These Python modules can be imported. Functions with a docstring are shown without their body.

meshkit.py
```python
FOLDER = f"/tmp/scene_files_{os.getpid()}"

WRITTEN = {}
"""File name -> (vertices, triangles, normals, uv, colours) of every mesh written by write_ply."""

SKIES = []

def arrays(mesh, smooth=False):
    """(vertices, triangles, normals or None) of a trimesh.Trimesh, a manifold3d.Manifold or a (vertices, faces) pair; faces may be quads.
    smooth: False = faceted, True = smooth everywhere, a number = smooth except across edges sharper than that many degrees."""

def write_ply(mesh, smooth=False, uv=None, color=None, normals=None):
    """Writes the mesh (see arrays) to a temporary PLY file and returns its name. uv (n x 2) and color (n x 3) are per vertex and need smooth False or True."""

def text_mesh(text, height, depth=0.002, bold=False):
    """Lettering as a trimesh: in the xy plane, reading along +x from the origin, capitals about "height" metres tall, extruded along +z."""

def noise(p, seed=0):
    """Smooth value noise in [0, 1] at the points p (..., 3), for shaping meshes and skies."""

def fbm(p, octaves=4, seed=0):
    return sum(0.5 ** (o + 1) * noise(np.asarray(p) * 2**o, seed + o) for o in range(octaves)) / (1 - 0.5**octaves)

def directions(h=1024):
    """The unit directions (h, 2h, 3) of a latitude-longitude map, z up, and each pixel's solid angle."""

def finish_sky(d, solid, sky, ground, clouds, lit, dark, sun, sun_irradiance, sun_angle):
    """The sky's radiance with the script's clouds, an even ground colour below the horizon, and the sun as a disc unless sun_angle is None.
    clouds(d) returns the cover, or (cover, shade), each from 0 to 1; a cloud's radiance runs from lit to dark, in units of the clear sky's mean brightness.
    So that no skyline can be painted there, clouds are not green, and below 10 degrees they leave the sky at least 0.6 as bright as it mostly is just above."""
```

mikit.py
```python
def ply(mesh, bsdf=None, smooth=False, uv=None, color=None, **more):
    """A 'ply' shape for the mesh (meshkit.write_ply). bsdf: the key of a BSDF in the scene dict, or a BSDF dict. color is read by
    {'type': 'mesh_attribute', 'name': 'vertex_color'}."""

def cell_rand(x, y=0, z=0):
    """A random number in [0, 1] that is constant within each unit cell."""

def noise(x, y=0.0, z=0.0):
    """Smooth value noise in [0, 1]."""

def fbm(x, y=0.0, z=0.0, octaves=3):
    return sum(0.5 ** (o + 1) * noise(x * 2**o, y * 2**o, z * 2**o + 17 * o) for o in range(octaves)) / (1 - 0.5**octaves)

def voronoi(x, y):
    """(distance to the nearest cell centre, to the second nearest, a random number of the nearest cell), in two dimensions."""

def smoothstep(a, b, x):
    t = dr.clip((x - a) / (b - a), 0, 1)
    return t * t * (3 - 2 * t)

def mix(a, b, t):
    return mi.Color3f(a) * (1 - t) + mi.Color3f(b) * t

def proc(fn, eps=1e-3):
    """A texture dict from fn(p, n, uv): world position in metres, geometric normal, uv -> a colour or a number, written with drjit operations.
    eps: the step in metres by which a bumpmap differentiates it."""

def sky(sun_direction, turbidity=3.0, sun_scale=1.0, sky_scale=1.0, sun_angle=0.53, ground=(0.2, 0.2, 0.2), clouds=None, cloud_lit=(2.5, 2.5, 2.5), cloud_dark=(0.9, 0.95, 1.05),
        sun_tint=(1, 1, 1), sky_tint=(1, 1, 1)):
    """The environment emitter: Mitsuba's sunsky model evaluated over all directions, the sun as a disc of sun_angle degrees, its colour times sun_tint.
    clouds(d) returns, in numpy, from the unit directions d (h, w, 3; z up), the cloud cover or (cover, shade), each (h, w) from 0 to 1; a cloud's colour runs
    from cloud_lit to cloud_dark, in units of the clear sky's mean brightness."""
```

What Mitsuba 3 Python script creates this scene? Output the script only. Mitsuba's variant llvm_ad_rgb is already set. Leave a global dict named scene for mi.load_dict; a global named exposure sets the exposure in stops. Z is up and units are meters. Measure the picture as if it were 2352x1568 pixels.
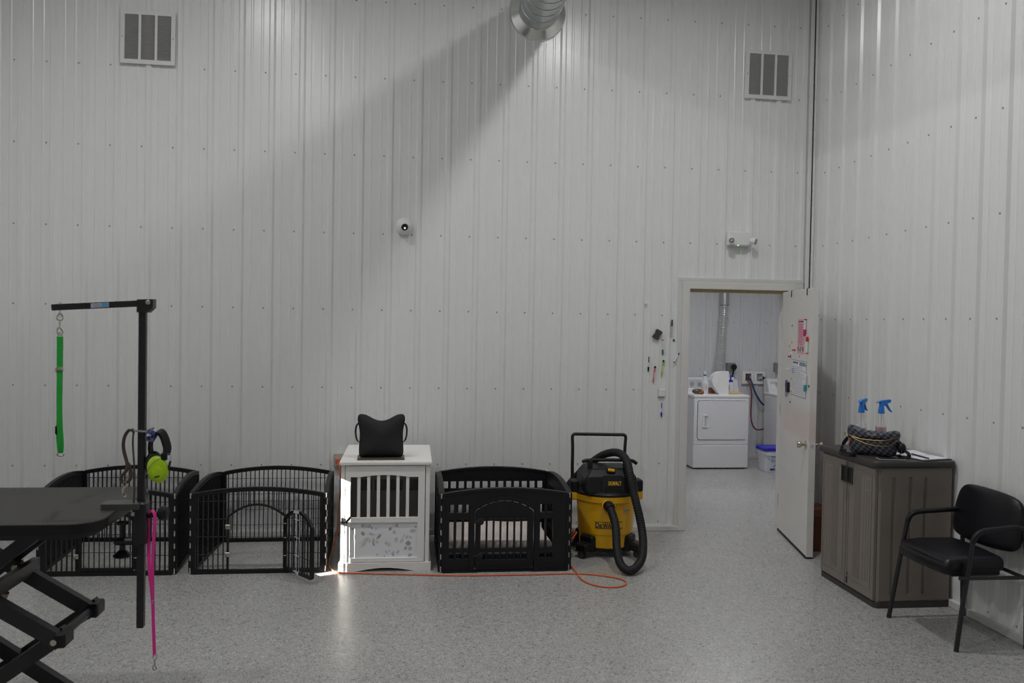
import math, random
import numpy as np, trimesh, mitsuba as mi, drjit as dr
import mikit, meshkit
from mikit import proc, noise, fbm, voronoi, cell_rand, smoothstep, mix
from shapely.geometry import Polygon, box as sbox, Point, LineString
from shapely.ops import unary_union
from shapely import affinity
from scipy.interpolate import CubicSpline
random.seed(3); rng = np.random.default_rng(3)
T = mi.ScalarTransform4f
scene, labels = {}, {}

# ------------------------------------------------------------------ camera, lamps, sun, exposure
exposure = 0.97
CAM, AHEAD, UP = np.array([-3.3289, -6.6413, 1.6936]), np.array([0.1196, 0.9926, -0.0215]), np.array([-0.0143, 0.0233, 0.9996])
scene['camera'] = {'type': 'thinlens', 'fov': 63.46, 'fov_axis': 'x', 'near_clip': 0.05, 'far_clip': 60.0, 'aperture_radius': 0.0022, 'focus_distance': 6.3,
                   'to_world': T().look_at(origin=CAM.tolist(), target=(CAM + AHEAD).tolist(), up=UP.tolist())}
LAMP = 300.0                                                        # radiance of the high bay lamps
LAMPS = [(-1.79, -2.4, 4.79, 0.97), (-4.85, -2.5, 4.97, 0.78), (-4.85, -4.9, 4.97, 1.05)]
LAUNDRY_LAMP = 11.5
scene['sun'] = {'type': 'directional', 'direction': [0.85, 0.42, -0.35], 'irradiance': {'type': 'rgb', 'value': [22.0, 21.0, 19.0]}}
ROOM_X0, ROOM_Y0, ROOM_Z = -6.6, -10.6, 5.4

# ------------------------------------------------------------------ materials
def mat(name, col, rough=0.5, metal=0.0, spec=0.5, bump=None, bs=1.0, **kw):
    c = col if isinstance(col, dict) else {'type': 'rgb', 'value': list(col)}
    r = rough if isinstance(rough, dict) else float(rough)
    b = {'type': 'principled', 'base_color': c, 'roughness': r, 'metallic': float(metal), 'specular': float(spec), **kw}
    if bump is not None: b = {'type': 'bumpmap', 'arbitrary': bump, 'scale': bs, 'bsdf': b}
    scene['mat_' + name] = {'type': 'twosided', 'bsdf': b}
    return 'mat_' + name
def wall_col(p, n, uv):
    t = fbm(p.x * 0.9, p.y * 0.9, p.z * 0.5, 3)
    return mix((0.715, 0.722, 0.718), (0.755, 0.762, 0.755), t)
def floor_col(p, n, uv):
    d, d2, k = voronoi(p.x * 190, p.y * 190)
    _, _, k2 = voronoi(p.x * 62 + 9, p.y * 62)
    v = 0.325 + 0.10 * (k - 0.5) + 0.04 * smoothstep(0.86, 0.92, k2) - 0.06 * smoothstep(0.12, 0.06, k2)
    v = v + 0.09 * smoothstep(0.93, 0.95, k) - 0.12 * smoothstep(0.10, 0.07, k)
    v = v * (0.92 + 0.16 * fbm(p.x * 1.3, p.y * 1.3, 0, 3))
    stain = smoothstep(0.25, 0.0, dr.sqrt(dr.square((p.x + 2.0) * 1.0) + dr.square((p.y + 1.1) * 1.2))) * 0.35
    return mi.Color3f(v, v * 0.988, v * 0.965) * (1 - stain * mi.Color3f(0.15, 0.3, 0.55))
def floor_rough(p, n, uv): return 0.24 + 0.16 * noise(p.x * 60, p.y * 60)
def rubber_col(p, n, uv):
    t = noise(p.x * 420, p.y * 420, p.z * 420)
    return mix((0.020, 0.019, 0.018), (0.036, 0.034, 0.033), t)
def fleece_col(p, n, uv):
    t = fbm(p.x * 60, p.y * 60, p.z * 60, 3)
    return mix((0.44, 0.385, 0.36), (0.62, 0.555, 0.525), t)
def hexes(p, n, uv):
    q = 1 / 0.0155
    u, v = p.y * q, p.z * q / 1.7320508
    def cell(du, dv):
        a, b = u - du - dr.round(u - du), (v - dv - dr.round(v - dv)) * 1.7320508
        a, b = dr.abs(a), dr.abs(b)
        return dr.maximum(a, a * 0.5 + b * 0.8660254)
    d = dr.minimum(cell(0, 0), cell(0.5, 0.5))
    return smoothstep(0.47, 0.33, d) * 0.006
def check_col(p, n, uv):
    a = dr.floor(uv.x * 11) + dr.floor(uv.y * 9)
    odd = a - 2 * dr.floor(a * 0.5)
    t = 0.75 + 0.5 * noise(uv.x * 200, uv.y * 200)
    return dr.select(odd > 0.5, mi.Color3f(0.115, 0.118, 0.15) * t, mi.Color3f(0.012, 0.012, 0.022) * t)
def tan_wood(p, n, uv):
    return mix((0.30, 0.22, 0.11), (0.42, 0.33, 0.19), fbm(p.x * 2, p.y * 30, p.z * 30, 3))
def leather_b(p, n, uv): return fbm(p.x * 160, p.y * 160, p.z * 160, 2) * 0.0006
def pebble_b(p, n, uv): return noise(p.x * 700, p.y * 700, p.z * 700) * 0.0004
def galaxy(p, n, uv):
    a = noise(p.x * 120, p.y * 120, p.z * 120); b = noise(p.x * 150 + 7, p.y * 150, p.z * 150)
    return mix(mix((0.02, 0.008, 0.07), (0.012, 0.05, 0.22), smoothstep(0.35, 0.65, a)), (0.14, 0.04, 0.2), smoothstep(0.6, 0.8, b))
def door_col(p, n, uv):
    rub = smoothstep(1.15, 1.02, p.z) * smoothstep(0.84, 0.9, p.z) * smoothstep(0.1, 0.25, -p.y)
    base = mix((0.60, 0.585, 0.56), (0.655, 0.645, 0.625), fbm(p.x * 3, p.y * 3, p.z * 3, 3))
    line = smoothstep(0.012, 0.0, dr.abs(p.z - 0.53 - 0.05 * (p.y + 0.4)))
    return base * (1 - rub * 0.4 * mi.Color3f(0.05, 0.32, 0.36)) * (1 - 0.06 * line)
WALL = mat('wall', proc(wall_col), 0.27, spec=0.5)
FLOOR = mat('floor', proc(floor_col), proc(floor_rough), spec=0.5)
WHITE = mat('white_paint', (0.66, 0.65, 0.625), 0.38)
TRIM = mat('trim', (0.62, 0.62, 0.60), 0.4)
DOOR = mat('door_paint', proc(door_col), 0.42)
CEIL = mat('ceiling', (0.78, 0.78, 0.78), 0.7)
CEIL_L = mat('laundry_ceiling', (0.75, 0.75, 0.76), 0.7)
LWALL = mat('laundry_wall', (0.60, 0.605, 0.615), 0.38)
SCREW = mat('screw', (0.33, 0.33, 0.33), 0.5, 0.3)
WOODT = mat('header_wood', proc(tan_wood), 0.6)
GALV = mat('galvanised', (0.56, 0.58, 0.58), 0.30, 1.0)
FOIL = mat('foil', (0.80, 0.80, 0.78), 0.18, 1.0)
CHROME = mat('chrome', (0.75, 0.72, 0.68), 0.16, 1.0)
NICKEL = mat('nickel', (0.62, 0.57, 0.48), 0.22, 1.0)
BRASS = mat('brass', (0.50, 0.36, 0.12), 0.3, 1.0)
VENT = mat('vent_white', (0.68, 0.68, 0.69), 0.4)
LOUV = mat('louver_grey', (0.43, 0.425, 0.415), 0.5)
DARK = mat('dark_cavity', (0.03, 0.03, 0.03), 0.8)
BLK = mat('black_plastic', (0.009, 0.009, 0.010), 0.42, spec=0.3)
BLK2 = mat('black_matte', (0.011, 0.011, 0.012), 0.55, spec=0.3)
BLKM = mat('black_steel', (0.015, 0.015, 0.018), 0.36, spec=0.45)
RUB = mat('rubber_mat', proc(rubber_col), 0.6, bump=proc(pebble_b, 4e-4))
LEATHER = mat('black_vinyl', (0.006, 0.006, 0.009), 0.36, spec=0.32, bump=proc(leather_b, 6e-4))
CLOTHB = mat('black_cloth', (0.012, 0.012, 0.013), 0.8)
SILVER = mat('hinge_silver', (0.72, 0.70, 0.66), 0.35, 0.8)
CRATE = mat('crate_white', (0.74, 0.725, 0.70), 0.35)
CRATE_SHADE = mat('crate_shade', (0.22, 0.215, 0.21), 0.7)  # dark grey standing in for shade behind the crate slats
CRATE_DIM = mat('crate_white_dimmed', (0.45, 0.44, 0.43), 0.6)  # crate white greyed down, shade of the interior put into the colour
SHEET = mat('floral_sheet', (0.72, 0.72, 0.75), 0.4)
LEAFS = [mat('leaf_sage', (0.44, 0.455, 0.42), 0.5), mat('leaf_blue', (0.36, 0.41, 0.50), 0.5), mat('leaf_dark', (0.30, 0.335, 0.325), 0.5), mat('leaf_pale', (0.53, 0.54, 0.50), 0.5), mat('leaf_lilac', (0.48, 0.48, 0.58), 0.5)]
FLEECE = mat('fleece', proc(fleece_col), 0.95)
NAVY = mat('bed_navy', (0.03, 0.035, 0.05), 0.7)
YEL = mat('yellow_plastic', (0.70, 0.37, 0.006), 0.38)
YELP = mat('yellow_print', (0.80, 0.50, 0.01), 0.5)
CASTER = mat('caster_grey', (0.035, 0.033, 0.032), 0.5)
ORANGE = mat('orange_cord', (0.62, 0.13, 0.045), 0.5)
TAUPE = mat('taupe_resin', (0.195, 0.170, 0.150), 0.5)
HEX = mat('taupe_hex', (0.205, 0.178, 0.158), 0.5, bump=proc(hexes, 8e-4))
TAUPED = mat('dark_resin', (0.040, 0.036, 0.032), 0.45)
CHECK = mat('check_cloth', proc(check_col), 0.55)
PAPER = mat('paper', (0.66, 0.66, 0.71), 0.6)
BLUE = mat('spray_blue', (0.015, 0.17, 0.60), 0.3)
PINKL = mat('pink_liquid', (0.42, 0.22, 0.26), 0.2)
CLEARL = mat('clear_liquid', (0.50, 0.50, 0.52), 0.15)
scene['mat_clear'] = {'type': 'blendbsdf', 'weight': 0.13, 'clear': {'type': 'thindielectric', 'int_ior': 1.5}, 'milky': {'type': 'twosided', 'bsdf': {'type': 'roughplastic', 'diffuse_reflectance': {'type': 'rgb', 'value': [0.75, 0.75, 0.78]}, 'alpha': 0.1}}}
GREEN = mat('green_web', (0.02, 0.42, 0.05), 0.6)
PINK = mat('pink_web', (0.82, 0.035, 0.32), 0.55)
NEON = mat('neon', (0.42, 0.66, 0.005), 0.4)
LEASH = mat('leash_brown', (0.075, 0.056, 0.047), 0.38)
GALAXY = mat('galaxy_cloth', proc(galaxy), 0.5)
STICK = mat('sticker_white', (0.42, 0.45, 0.55), 0.4)
STICKB = mat('sticker_blue', (0.10, 0.33, 0.58), 0.4)
INK = mat('ink', (0.03, 0.03, 0.035), 0.6)
INKG = mat('ink_grey', (0.22, 0.22, 0.24), 0.6)
INKR = mat('ink_red', (0.42, 0.05, 0.12), 0.6)
APPL = mat('appliance_white', (0.71, 0.71, 0.728), 0.25)
APPG = mat('appliance_grey', (0.50, 0.51, 0.54), 0.3)
EBOX = mat('outlet_grey', (0.22, 0.24, 0.24), 0.4, 0.3)
JUG = mat('milky_plastic', (0.64, 0.65, 0.68), 0.3)
REDH = mat('red_hose', (0.16, 0.035, 0.035), 0.45)
BLUH = mat('blue_hose', (0.02, 0.055, 0.15), 0.4)
LIDB = mat('lid_blue', (0.02, 0.02, 0.42), 0.35)
TEALB = mat('label_blue', (0.04, 0.20, 0.50), 0.45)
NAVYP = mat('label_navy', (0.01, 0.03, 0.14), 0.45)
AMBER = mat('amber', (0.26, 0.085, 0.025), 0.25)
OLIVE = mat('olive_lens', (0.09, 0.09, 0.03), 0.2)
MANILA = mat('manila', (0.55, 0.43, 0.18), 0.6)
WHITEP = mat('white_plastic', (0.74, 0.74, 0.74), 0.35)
GREYP = mat('grey_plastic', (0.44, 0.44, 0.43), 0.4)
PINKP = mat('pink_paper', (0.60, 0.36, 0.41), 0.6)
COL = {k: mat('marker_' + k, c, 0.4) for k, c in dict(green=(0.01, 0.15, 0.09), lime=(0.28, 0.48, 0.02), rose=(0.60, 0.13, 0.17), blue=(0.02, 0.03, 0.38), violet=(0.09, 0.03, 0.28), magenta=(0.55, 0.03, 0.18), red=(0.60, 0.02, 0.02), teal=(0.03, 0.33, 0.36), black=(0.01, 0.01, 0.012), silver=(0.45, 0.45, 0.45), white=(0.68, 0.68, 0.69), yellow=(0.62, 0.45, 0.06), char=(0.045, 0.045, 0.045), leaf=(0.03, 0.17, 0.05), lilac=(0.42, 0.36, 0.58)).items()}

# ------------------------------------------------------------------ keys, labels
def uniq(k):
    if k not in scene and k not in labels: return k
    i = 1
    while f'{k}_{i:03d}' in scene or f'{k}_{i:03d}' in labels: i += 1
    return f'{k}_{i:03d}'
CUR = np.eye(4)                                                   # where the thing being built stands
def put(key, mesh, m, smooth, more):
    if isinstance(mesh, (list, tuple)): mesh = trimesh.util.concatenate(list(mesh))
    mesh = mesh.copy(); mesh.apply_transform(CUR)
    scene[key] = mikit.ply(mesh, m, smooth, **more)
def thing(name, label, cat, group=None, kind=None):
    k = uniq(name); labels[k] = {'label': label, 'category': cat}
    if group: labels[k]['group'] = group
    if kind: labels[k]['kind'] = kind
    return k
def part(par, name, mesh, m, label=None, smooth=35, kind=None, **more):
    k = uniq(par + '__' + name); put(k, mesh, m, smooth, more)
    d = {a: b for a, b in (('label', label), ('kind', kind)) if b}
    if d: labels[k] = d
    return k
def solo(name, mesh, m, label, cat, group=None, kind=None, smooth=35, **more):
    k = thing(name, label, cat, group, kind); put(k, mesh, m, smooth, more); return k
def struct(name, label=None, cat=None):
    labels[name] = {'kind': 'structure', 'label': label or name.replace('_', ' ')}
    if cat: labels[name]['category'] = cat
    return name
def at(x=0, y=0, z=0, rz=0, rx=0, ry=0):
    global CUR
    R = trimesh.transformations.euler_matrix(math.radians(rx), math.radians(ry), math.radians(rz), 'sxyz')
    R[:3, 3] = (x, y, z); CUR = R
def home():
    global CUR
    CUR = np.eye(4)

# ------------------------------------------------------------------ meshes
def cb(x0, x1, y0, y1, z0, z1, r=0.004):
    lo, hi = np.minimum([x0, y0, z0], [x1, y1, z1]), np.maximum([x0, y0, z0], [x1, y1, z1])
    r = min(r, 0.45 * (hi - lo).min()); P = []
    for sx in (0, 1):
        for sy in (0, 1):
            for sz in (0, 1):
                c = np.where([sx, sy, sz], hi, lo); s = np.where([sx, sy, sz], -1, 1) * r
                for k in range(3):
                    q = c + s; q[k] = c[k]; P.append(q)
    return trimesh.convex.convex_hull(np.array(P))
def rb(x0, x1, y0, y1, z0, z1, r, sub=2):
    s = trimesh.creation.icosphere(sub, r).vertices
    P = [s + [x, y, z] for x in (x0 + r, x1 - r) for y in (y0 + r, y1 - r) for z in (z0 + r, z1 - r)]
    return trimesh.convex.convex_hull(np.vstack(P))
def spl(pts, n=40, closed=False):
    p = np.array(pts, float)
    if closed: p = np.vstack([p, p[:1]])
    t = np.r_[0, np.cumsum(np.linalg.norm(np.diff(p, axis=0), axis=1) ** 0.6)]
    q = CubicSpline(t, p, bc_type='periodic' if closed else 'natural')(np.linspace(0, t[-1], n + (1 if closed else 0)))
    return q[:-1] if closed else q
def sweep(path, ring, wdir=None, closed=False):
    """ring (k,2) in (side, up); ring may be (n,k,2). wdir: the fixed direction of the side axis."""
    p = np.array(path, float); n = len(p)
    t = (np.roll(p, -1, 0) - np.roll(p, 1, 0)) if closed else np.gradient(p, axis=0)
    t /= np.linalg.norm(t, axis=1, keepdims=True) + 1e-12
    if wdir is None:
        a = np.cross(t[0], [0, 0, 1.0] if abs(t[0][2]) < 0.9 else [1.0, 0, 0]); S = [a / np.linalg.norm(a)]
        for i in range(1, n):
            a = S[-1] - t[i] * (S[-1] @ t[i]); S.append(a / np.linalg.norm(a))
        S = np.array(S)
    else:
        w = np.broadcast_to(np.array(wdir, float), (n, 3)); S = w - t * (w * t).sum(1, keepdims=True); S /= np.linalg.norm(S, axis=1, keepdims=True) + 1e-12
    U = np.cross(t, S); ring = np.asarray(ring, float)
    if ring.ndim == 2: ring = np.broadcast_to(ring, (n,) + ring.shape)
    k = ring.shape[1]
    V = (p[:, None] + ring[..., :1] * S[:, None] + ring[..., 1:] * U[:, None]).reshape(-1, 3); F = []
    m = n if closed else n - 1
    for i in range(m):
        a, b = i * k, ((i + 1) % n) * k
        for j in range(k):
            j2 = (j + 1) % k; F += [[a + j, b + j, b + j2], [a + j, b + j2, a + j2]]
    if not closed:
        V = np.vstack([V, p[0], p[-1]]); c0, c1 = n * k, n * k + 1
        for j in range(k):
            j2 = (j + 1) % k; F += [[c0, j, j2], [c1, (n - 1) * k + j2, (n - 1) * k + j]]
    M = trimesh.Trimesh(V, F, process=False); M.invert(); return M
def circ(r, k=10):
    a = np.arange(k) * 2 * math.pi / k; return np.stack([np.cos(a), np.sin(a)], 1) * r
def tube(path, r, k=10, closed=False):
    r = np.asarray(r, float)
    ring = circ(1, k) * r if r.ndim == 0 else circ(1, k)[None] * r[:, None, None]
    return sweep(path, ring, closed=closed)
def strap(path, wdir, w, t, closed=False):
    return sweep(path, np.array([[-w / 2, -t / 2], [w / 2, -t / 2], [w / 2, t / 2], [-w / 2, t / 2]]), wdir, closed)
def bar(p0, p1, w, h, wdir=(0, 1, 0)):
    return strap(np.array([p0, p1], float), wdir, w, h)
def cyl(p0, p1, r, k=24, r1=None):
    p0, p1 = np.array(p0, float), np.array(p1, float)
    return tube(np.array([p0, p1]), np.array([r, r if r1 is None else r1]), k)
def lathe(prof, n=40): return trimesh.creation.revolve(np.array(prof, float), sections=n)
def ext(poly, h):
    gs = getattr(poly, 'geoms', [poly])
    return trimesh.util.concatenate([trimesh.creation.extrude_polygon(g, h, engine='earcut') for g in gs if g.area > 1e-9])
def remap(m, M, t=(0, 0, 0)):
    A = np.eye(4); A[:3, :3] = M; A[:3, 3] = t; m.apply_transform(A); return m
def ext_xz(poly, y0, y1): return remap(ext(poly, y1 - y0), [[1, 0, 0], [0, 0, -1], [0, 1, 0]], (0, y1, 0))
def ext_yz(poly, x0, x1): return remap(ext(poly, x1 - x0), [[0, 0, 1], [1, 0, 0], [0, 1, 0]], (x0, 0, 0))
def ext_z(poly, z0, z1): return remap(ext(poly, z1 - z0), np.eye(3), (0, 0, z0))
def rrect(x0, x1, y0, y1, r, q=6): return sbox(x0 + r, y0 + r, x1 - r, y1 - r).buffer(r, quad_segs=q)
def ell(c, rad, sub=3):
    s = trimesh.creation.icosphere(sub, 1.0); s.apply_scale(rad); s.apply_translation(c); return s
def ring3(c, r, rt, axis='y', k=24, kk=8, a0=0, a1=360, rz=None):
    a = np.radians(np.linspace(a0, a1, k + 1)); e = {'y': ([1, 0, 0], [0, 0, 1]), 'x': ([0, 1, 0], [0, 0, 1]), 'z': ([1, 0, 0], [0, 1, 0])}[axis]
    p = np.array(c) + np.outer(np.cos(a) * r, e[0]) + np.outer(np.sin(a) * (rz or r), e[1])
    return tube(p[:-1], rt, kk, True) if abs(a1 - a0 - 360) < 1e-6 else tube(p, rt, kk)
def front_text(s, h, x, z, y, depth=0.002, bold=True, width=None):
    m = meshkit.text_mesh(s, h, depth, bold)
    if width: m.apply_scale([width / m.extents[0], 1, 1])
    return remap(m, [[1, 0, 0], [0, 0, -1], [0, 1, 0]], (x, y, z))

# ------------------------------------------------------------------ corrugated sheet walls
PITCH = 0.2286
def sheet(u0, u1, z0, z1, first):
    """(u, height) profile of ribs and minor ribs over [u0, u1], as quads from z0 to z1; returns (U, H)."""
    pts = []
    for i in range(-60, 80):
        c = first + PITCH * i
        if c < u0 - 0.4 or c > u1 + 0.4: continue
        pts += [(c - 0.027, 0), (c - 0.013, 0.017), (c + 0.013, 0.017), (c + 0.027, 0)]
        for o in (0.0762, 0.1524): pts += [(c + o - 0.011, 0), (c + o - 0.005, 0.0028), (c + o + 0.005, 0.0028), (c + o + 0.011, 0)]
    pts = np.array(sorted(pts)); us = pts[:, 0]; keep = (us > u0) & (us < u1)
    U = np.r_[u0, us[keep], u1]; H = np.interp(U, us, pts[:, 1]); return U, H
def sheet_mesh(u0, u1, z0, z1, first, axis, plane):
    """axis 'x': along x, ribs proud towards -y; axis 'y': along y, ribs proud towards -x."""
    U, H = sheet(u0, u1, z0, z1, first); V = []
    for z in (z0, z1):
        for u, h in zip(U, H): V.append((u, plane - h, z) if axis == 'x' else (plane - h, u, z))
    n = len(U); F = [[i, i + 1, n + i + 1, n + i] if axis == 'x' else [i + 1, i, n + i, n + i + 1] for i in range(n - 1)]
    F = np.array(F); return trimesh.Trimesh(np.array(V), np.vstack([F[:, [0, 1, 2]], F[:, [0, 2, 3]]]), process=False)
def screw_heads(pts, axis):
    d = np.array([0, -1, 0]) if axis == 'x' else np.array([-1, 0, 0]); out = []
    for p in pts:
        p = np.array(p, float); out.append(cyl(p - d * 0.001, p + d * 0.004, 0.0078, 7, 0.005))
    return trimesh.util.concatenate(out)
RIB_B, RIB_R = -0.0922, -0.251
OX0, OX1, OZ = -1.105, -0.165, 2.05                               # the doorway in the back wall
struct('wall_back', 'white ribbed metal wall with the laundry doorway in it')
edges = [ROOM_X0] + [RIB_B - PITCH * i for i in range(28, 0, -4)] + [0.0]
for a, b in zip(edges[:-1], edges[1:]):
    pieces = []
    cuts = sorted({a, b} | {c for c in (OX0, OX1) if a < c < b})
    for c, d in zip(cuts[:-1], cuts[1:]):
        z0 = OZ if c >= OX0 - 1e-6 and d <= OX1 + 1e-6 else 0.0
        pieces.append(sheet_mesh(c, d, z0, ROOM_Z, RIB_B, 'x', 0.0))
    part('wall_back', 'panel', pieces, WALL, smooth=False)
ROWS_B = [4.202, 3.604, 2.997, 2.384, 1.784, 1.168, 0.557, 0.075, 4.81]
blocked = [(-5.56, -5.14, 3.59, 4.03), (-0.64, -0.22, 3.57, 4.01), (OX0 - 0.03, OX1 + 0.1, -1, 2.1), (-2.62, -2.12, 3.93, 4.45), (-0.76, -0.54, 2.36, 2.49)]
pts = [(-0.1422 - PITCH * i, 0, z) for i in range(28) for z in ROWS_B]
pts = [p for p in pts if not any(b[0] < p[0] < b[1] and b[2] < p[2] < b[3] for b in blocked)]
part('wall_back', 'screws', screw_heads(pts, 'x'), SCREW, smooth=False, kind='stuff')
struct('wall_right', 'white ribbed metal side wall behind the chair and storage cabinet')
edges = [0.0] + [RIB_R - PITCH * i for i in range(0, 45, 4)] + [ROOM_Y0]
for b, a in zip(edges[:-1], edges[1:]): part('wall_right', 'panel', sheet_mesh(a, b, 0, ROOM_Z, RIB_R, 'y', 0.0), WALL, smooth=False)
pts = [(0, -0.196 - PITCH * j, z) for j in range(20) for z in (4.16, 3.562, 2.971, 2.372, 1.770, 1.172, 0.57, 0.075)]
part('wall_right', 'screws', screw_heads(pts, 'y'), SCREW, smooth=False, kind='stuff')
struct('wall_left', 'white metal wall on the left')
WY0, WY1, WZ0, WZ1 = -2.46, -2.325, 1.07, 1.83                    # narrow window the sun comes through
wl = sbox(ROOM_Y0, 0, 0, ROOM_Z).difference(sbox(WY0, WZ0, WY1, WZ1))
put('wall_left', ext_yz(wl, ROOM_X0 - 0.1, ROOM_X0), WALL, False, {})
struct('window_1', 'narrow window slot in the left wall')
put('window_1', ext_yz(sbox(WY0 - 0.05, WZ0 - 0.05, WY1 + 0.05, WZ1 + 0.05).difference(sbox(WY0, WZ0, WY1, WZ1)), ROOM_X0, ROOM_X0 + 0.02), WHITE, False, {})
struct('wall_front', 'white wall behind the viewer'); put('wall_front', cb(ROOM_X0, 0, ROOM_Y0 - 0.1, ROOM_Y0, 0, ROOM_Z, 0.001), WALL, False, {})
struct('ceiling', 'white ceiling of the tall room'); put('ceiling', cb(ROOM_X0 - 0.1, 0.1, ROOM_Y0 - 0.1, 0.1, ROOM_Z, ROOM_Z + 0.1, 0.001), CEIL, False, {})
struct('floor', 'glossy grey flake epoxy floor'); put('floor', cb(ROOM_X0 - 0.1, 2.2, ROOM_Y0 - 0.1, 3.75, -0.1, 0.0, 0.001), FLOOR, False, {})
struct('baseboard_back', 'white metal base trim along the back wall')
put('baseboard_back', [cb(ROOM_X0, -1.118, -0.030, 0.0, 0, 0.042, 0.004), cb(ROOM_X0, -1.118, -0.022, 0.0, 0.042, 0.048, 0.002)], TRIM, False, {})
struct('baseboard_right', 'white metal base trim along the right wall')
put('baseboard_right', cb(-0.030, 0, ROOM_Y0, 0, 0, 0.045, 0.004), TRIM, False, {})
struct('trim_1', 'inside corner trim where the two ribbed walls meet')
part('trim_1', 'flange', cb(-0.062, -0.008, -0.021, -0.017, 0.04, ROOM_Z, 0.001), WALL, smooth=False)
part('trim_1', 'flange', cb(-0.021, -0.017, -0.062, -0.020, 0.04, ROOM_Z, 0.001), WALL, smooth=False)
part('trim_1', 'gap', cb(-0.028, -0.022, -0.028, -0.019, 0.04, ROOM_Z, 0.001), DARK, 'dark gap in the corner', False)
# laundry room behind the doorway
struct('wall_laundry_back', 'pale ribbed metal back wall of the laundry room')
for i, a in enumerate(np.arange(-1.6, 2.1, 0.9144)):
    part('wall_laundry_back', 'panel', sheet_mesh(a, min(a + 0.9144, 2.1), 0, 2.7, 0.66, 'x', 3.63), LWALL, smooth=False)
part('wall_laundry_back', 'screws', screw_heads([(0.347 + 0.222 * i, 3.63, z) for i in range(-3, 7) for z in (1.755, 1.15, 0.56, 2.36)], 'x'), SCREW, smooth=False, kind='stuff')
struct('wall_laundry_left', 'left wall of the laundry room'); put('wall_laundry_left', cb(-1.7, -1.6, 0.14, 3.7, 0, 2.7, 0.001), LWALL, False, {})
struct('wall_laundry_right', 'right wall of the laundry room'); put('wall_laundry_right', cb(2.1, 2.2, 0.14, 3.7, 0, 2.7, 0.001), LWALL, False, {})
struct('wall_laundry_front', 'laundry side of the doorway wall')
put('wall_laundry_front', ext_xz(sbox(-1.7, 0, 2.2, 2.7).difference(sbox(OX0, 0, OX1, OZ)), 0.10, 0.14), LWALL, False, {})
struct('ceiling_laundry', 'laundry room ceiling'); put('ceiling_laundry', cb(-1.7, 2.2, 0.1, 3.75, 2.7, 2.8, 0.001), CEIL_L, False, {})
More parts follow.
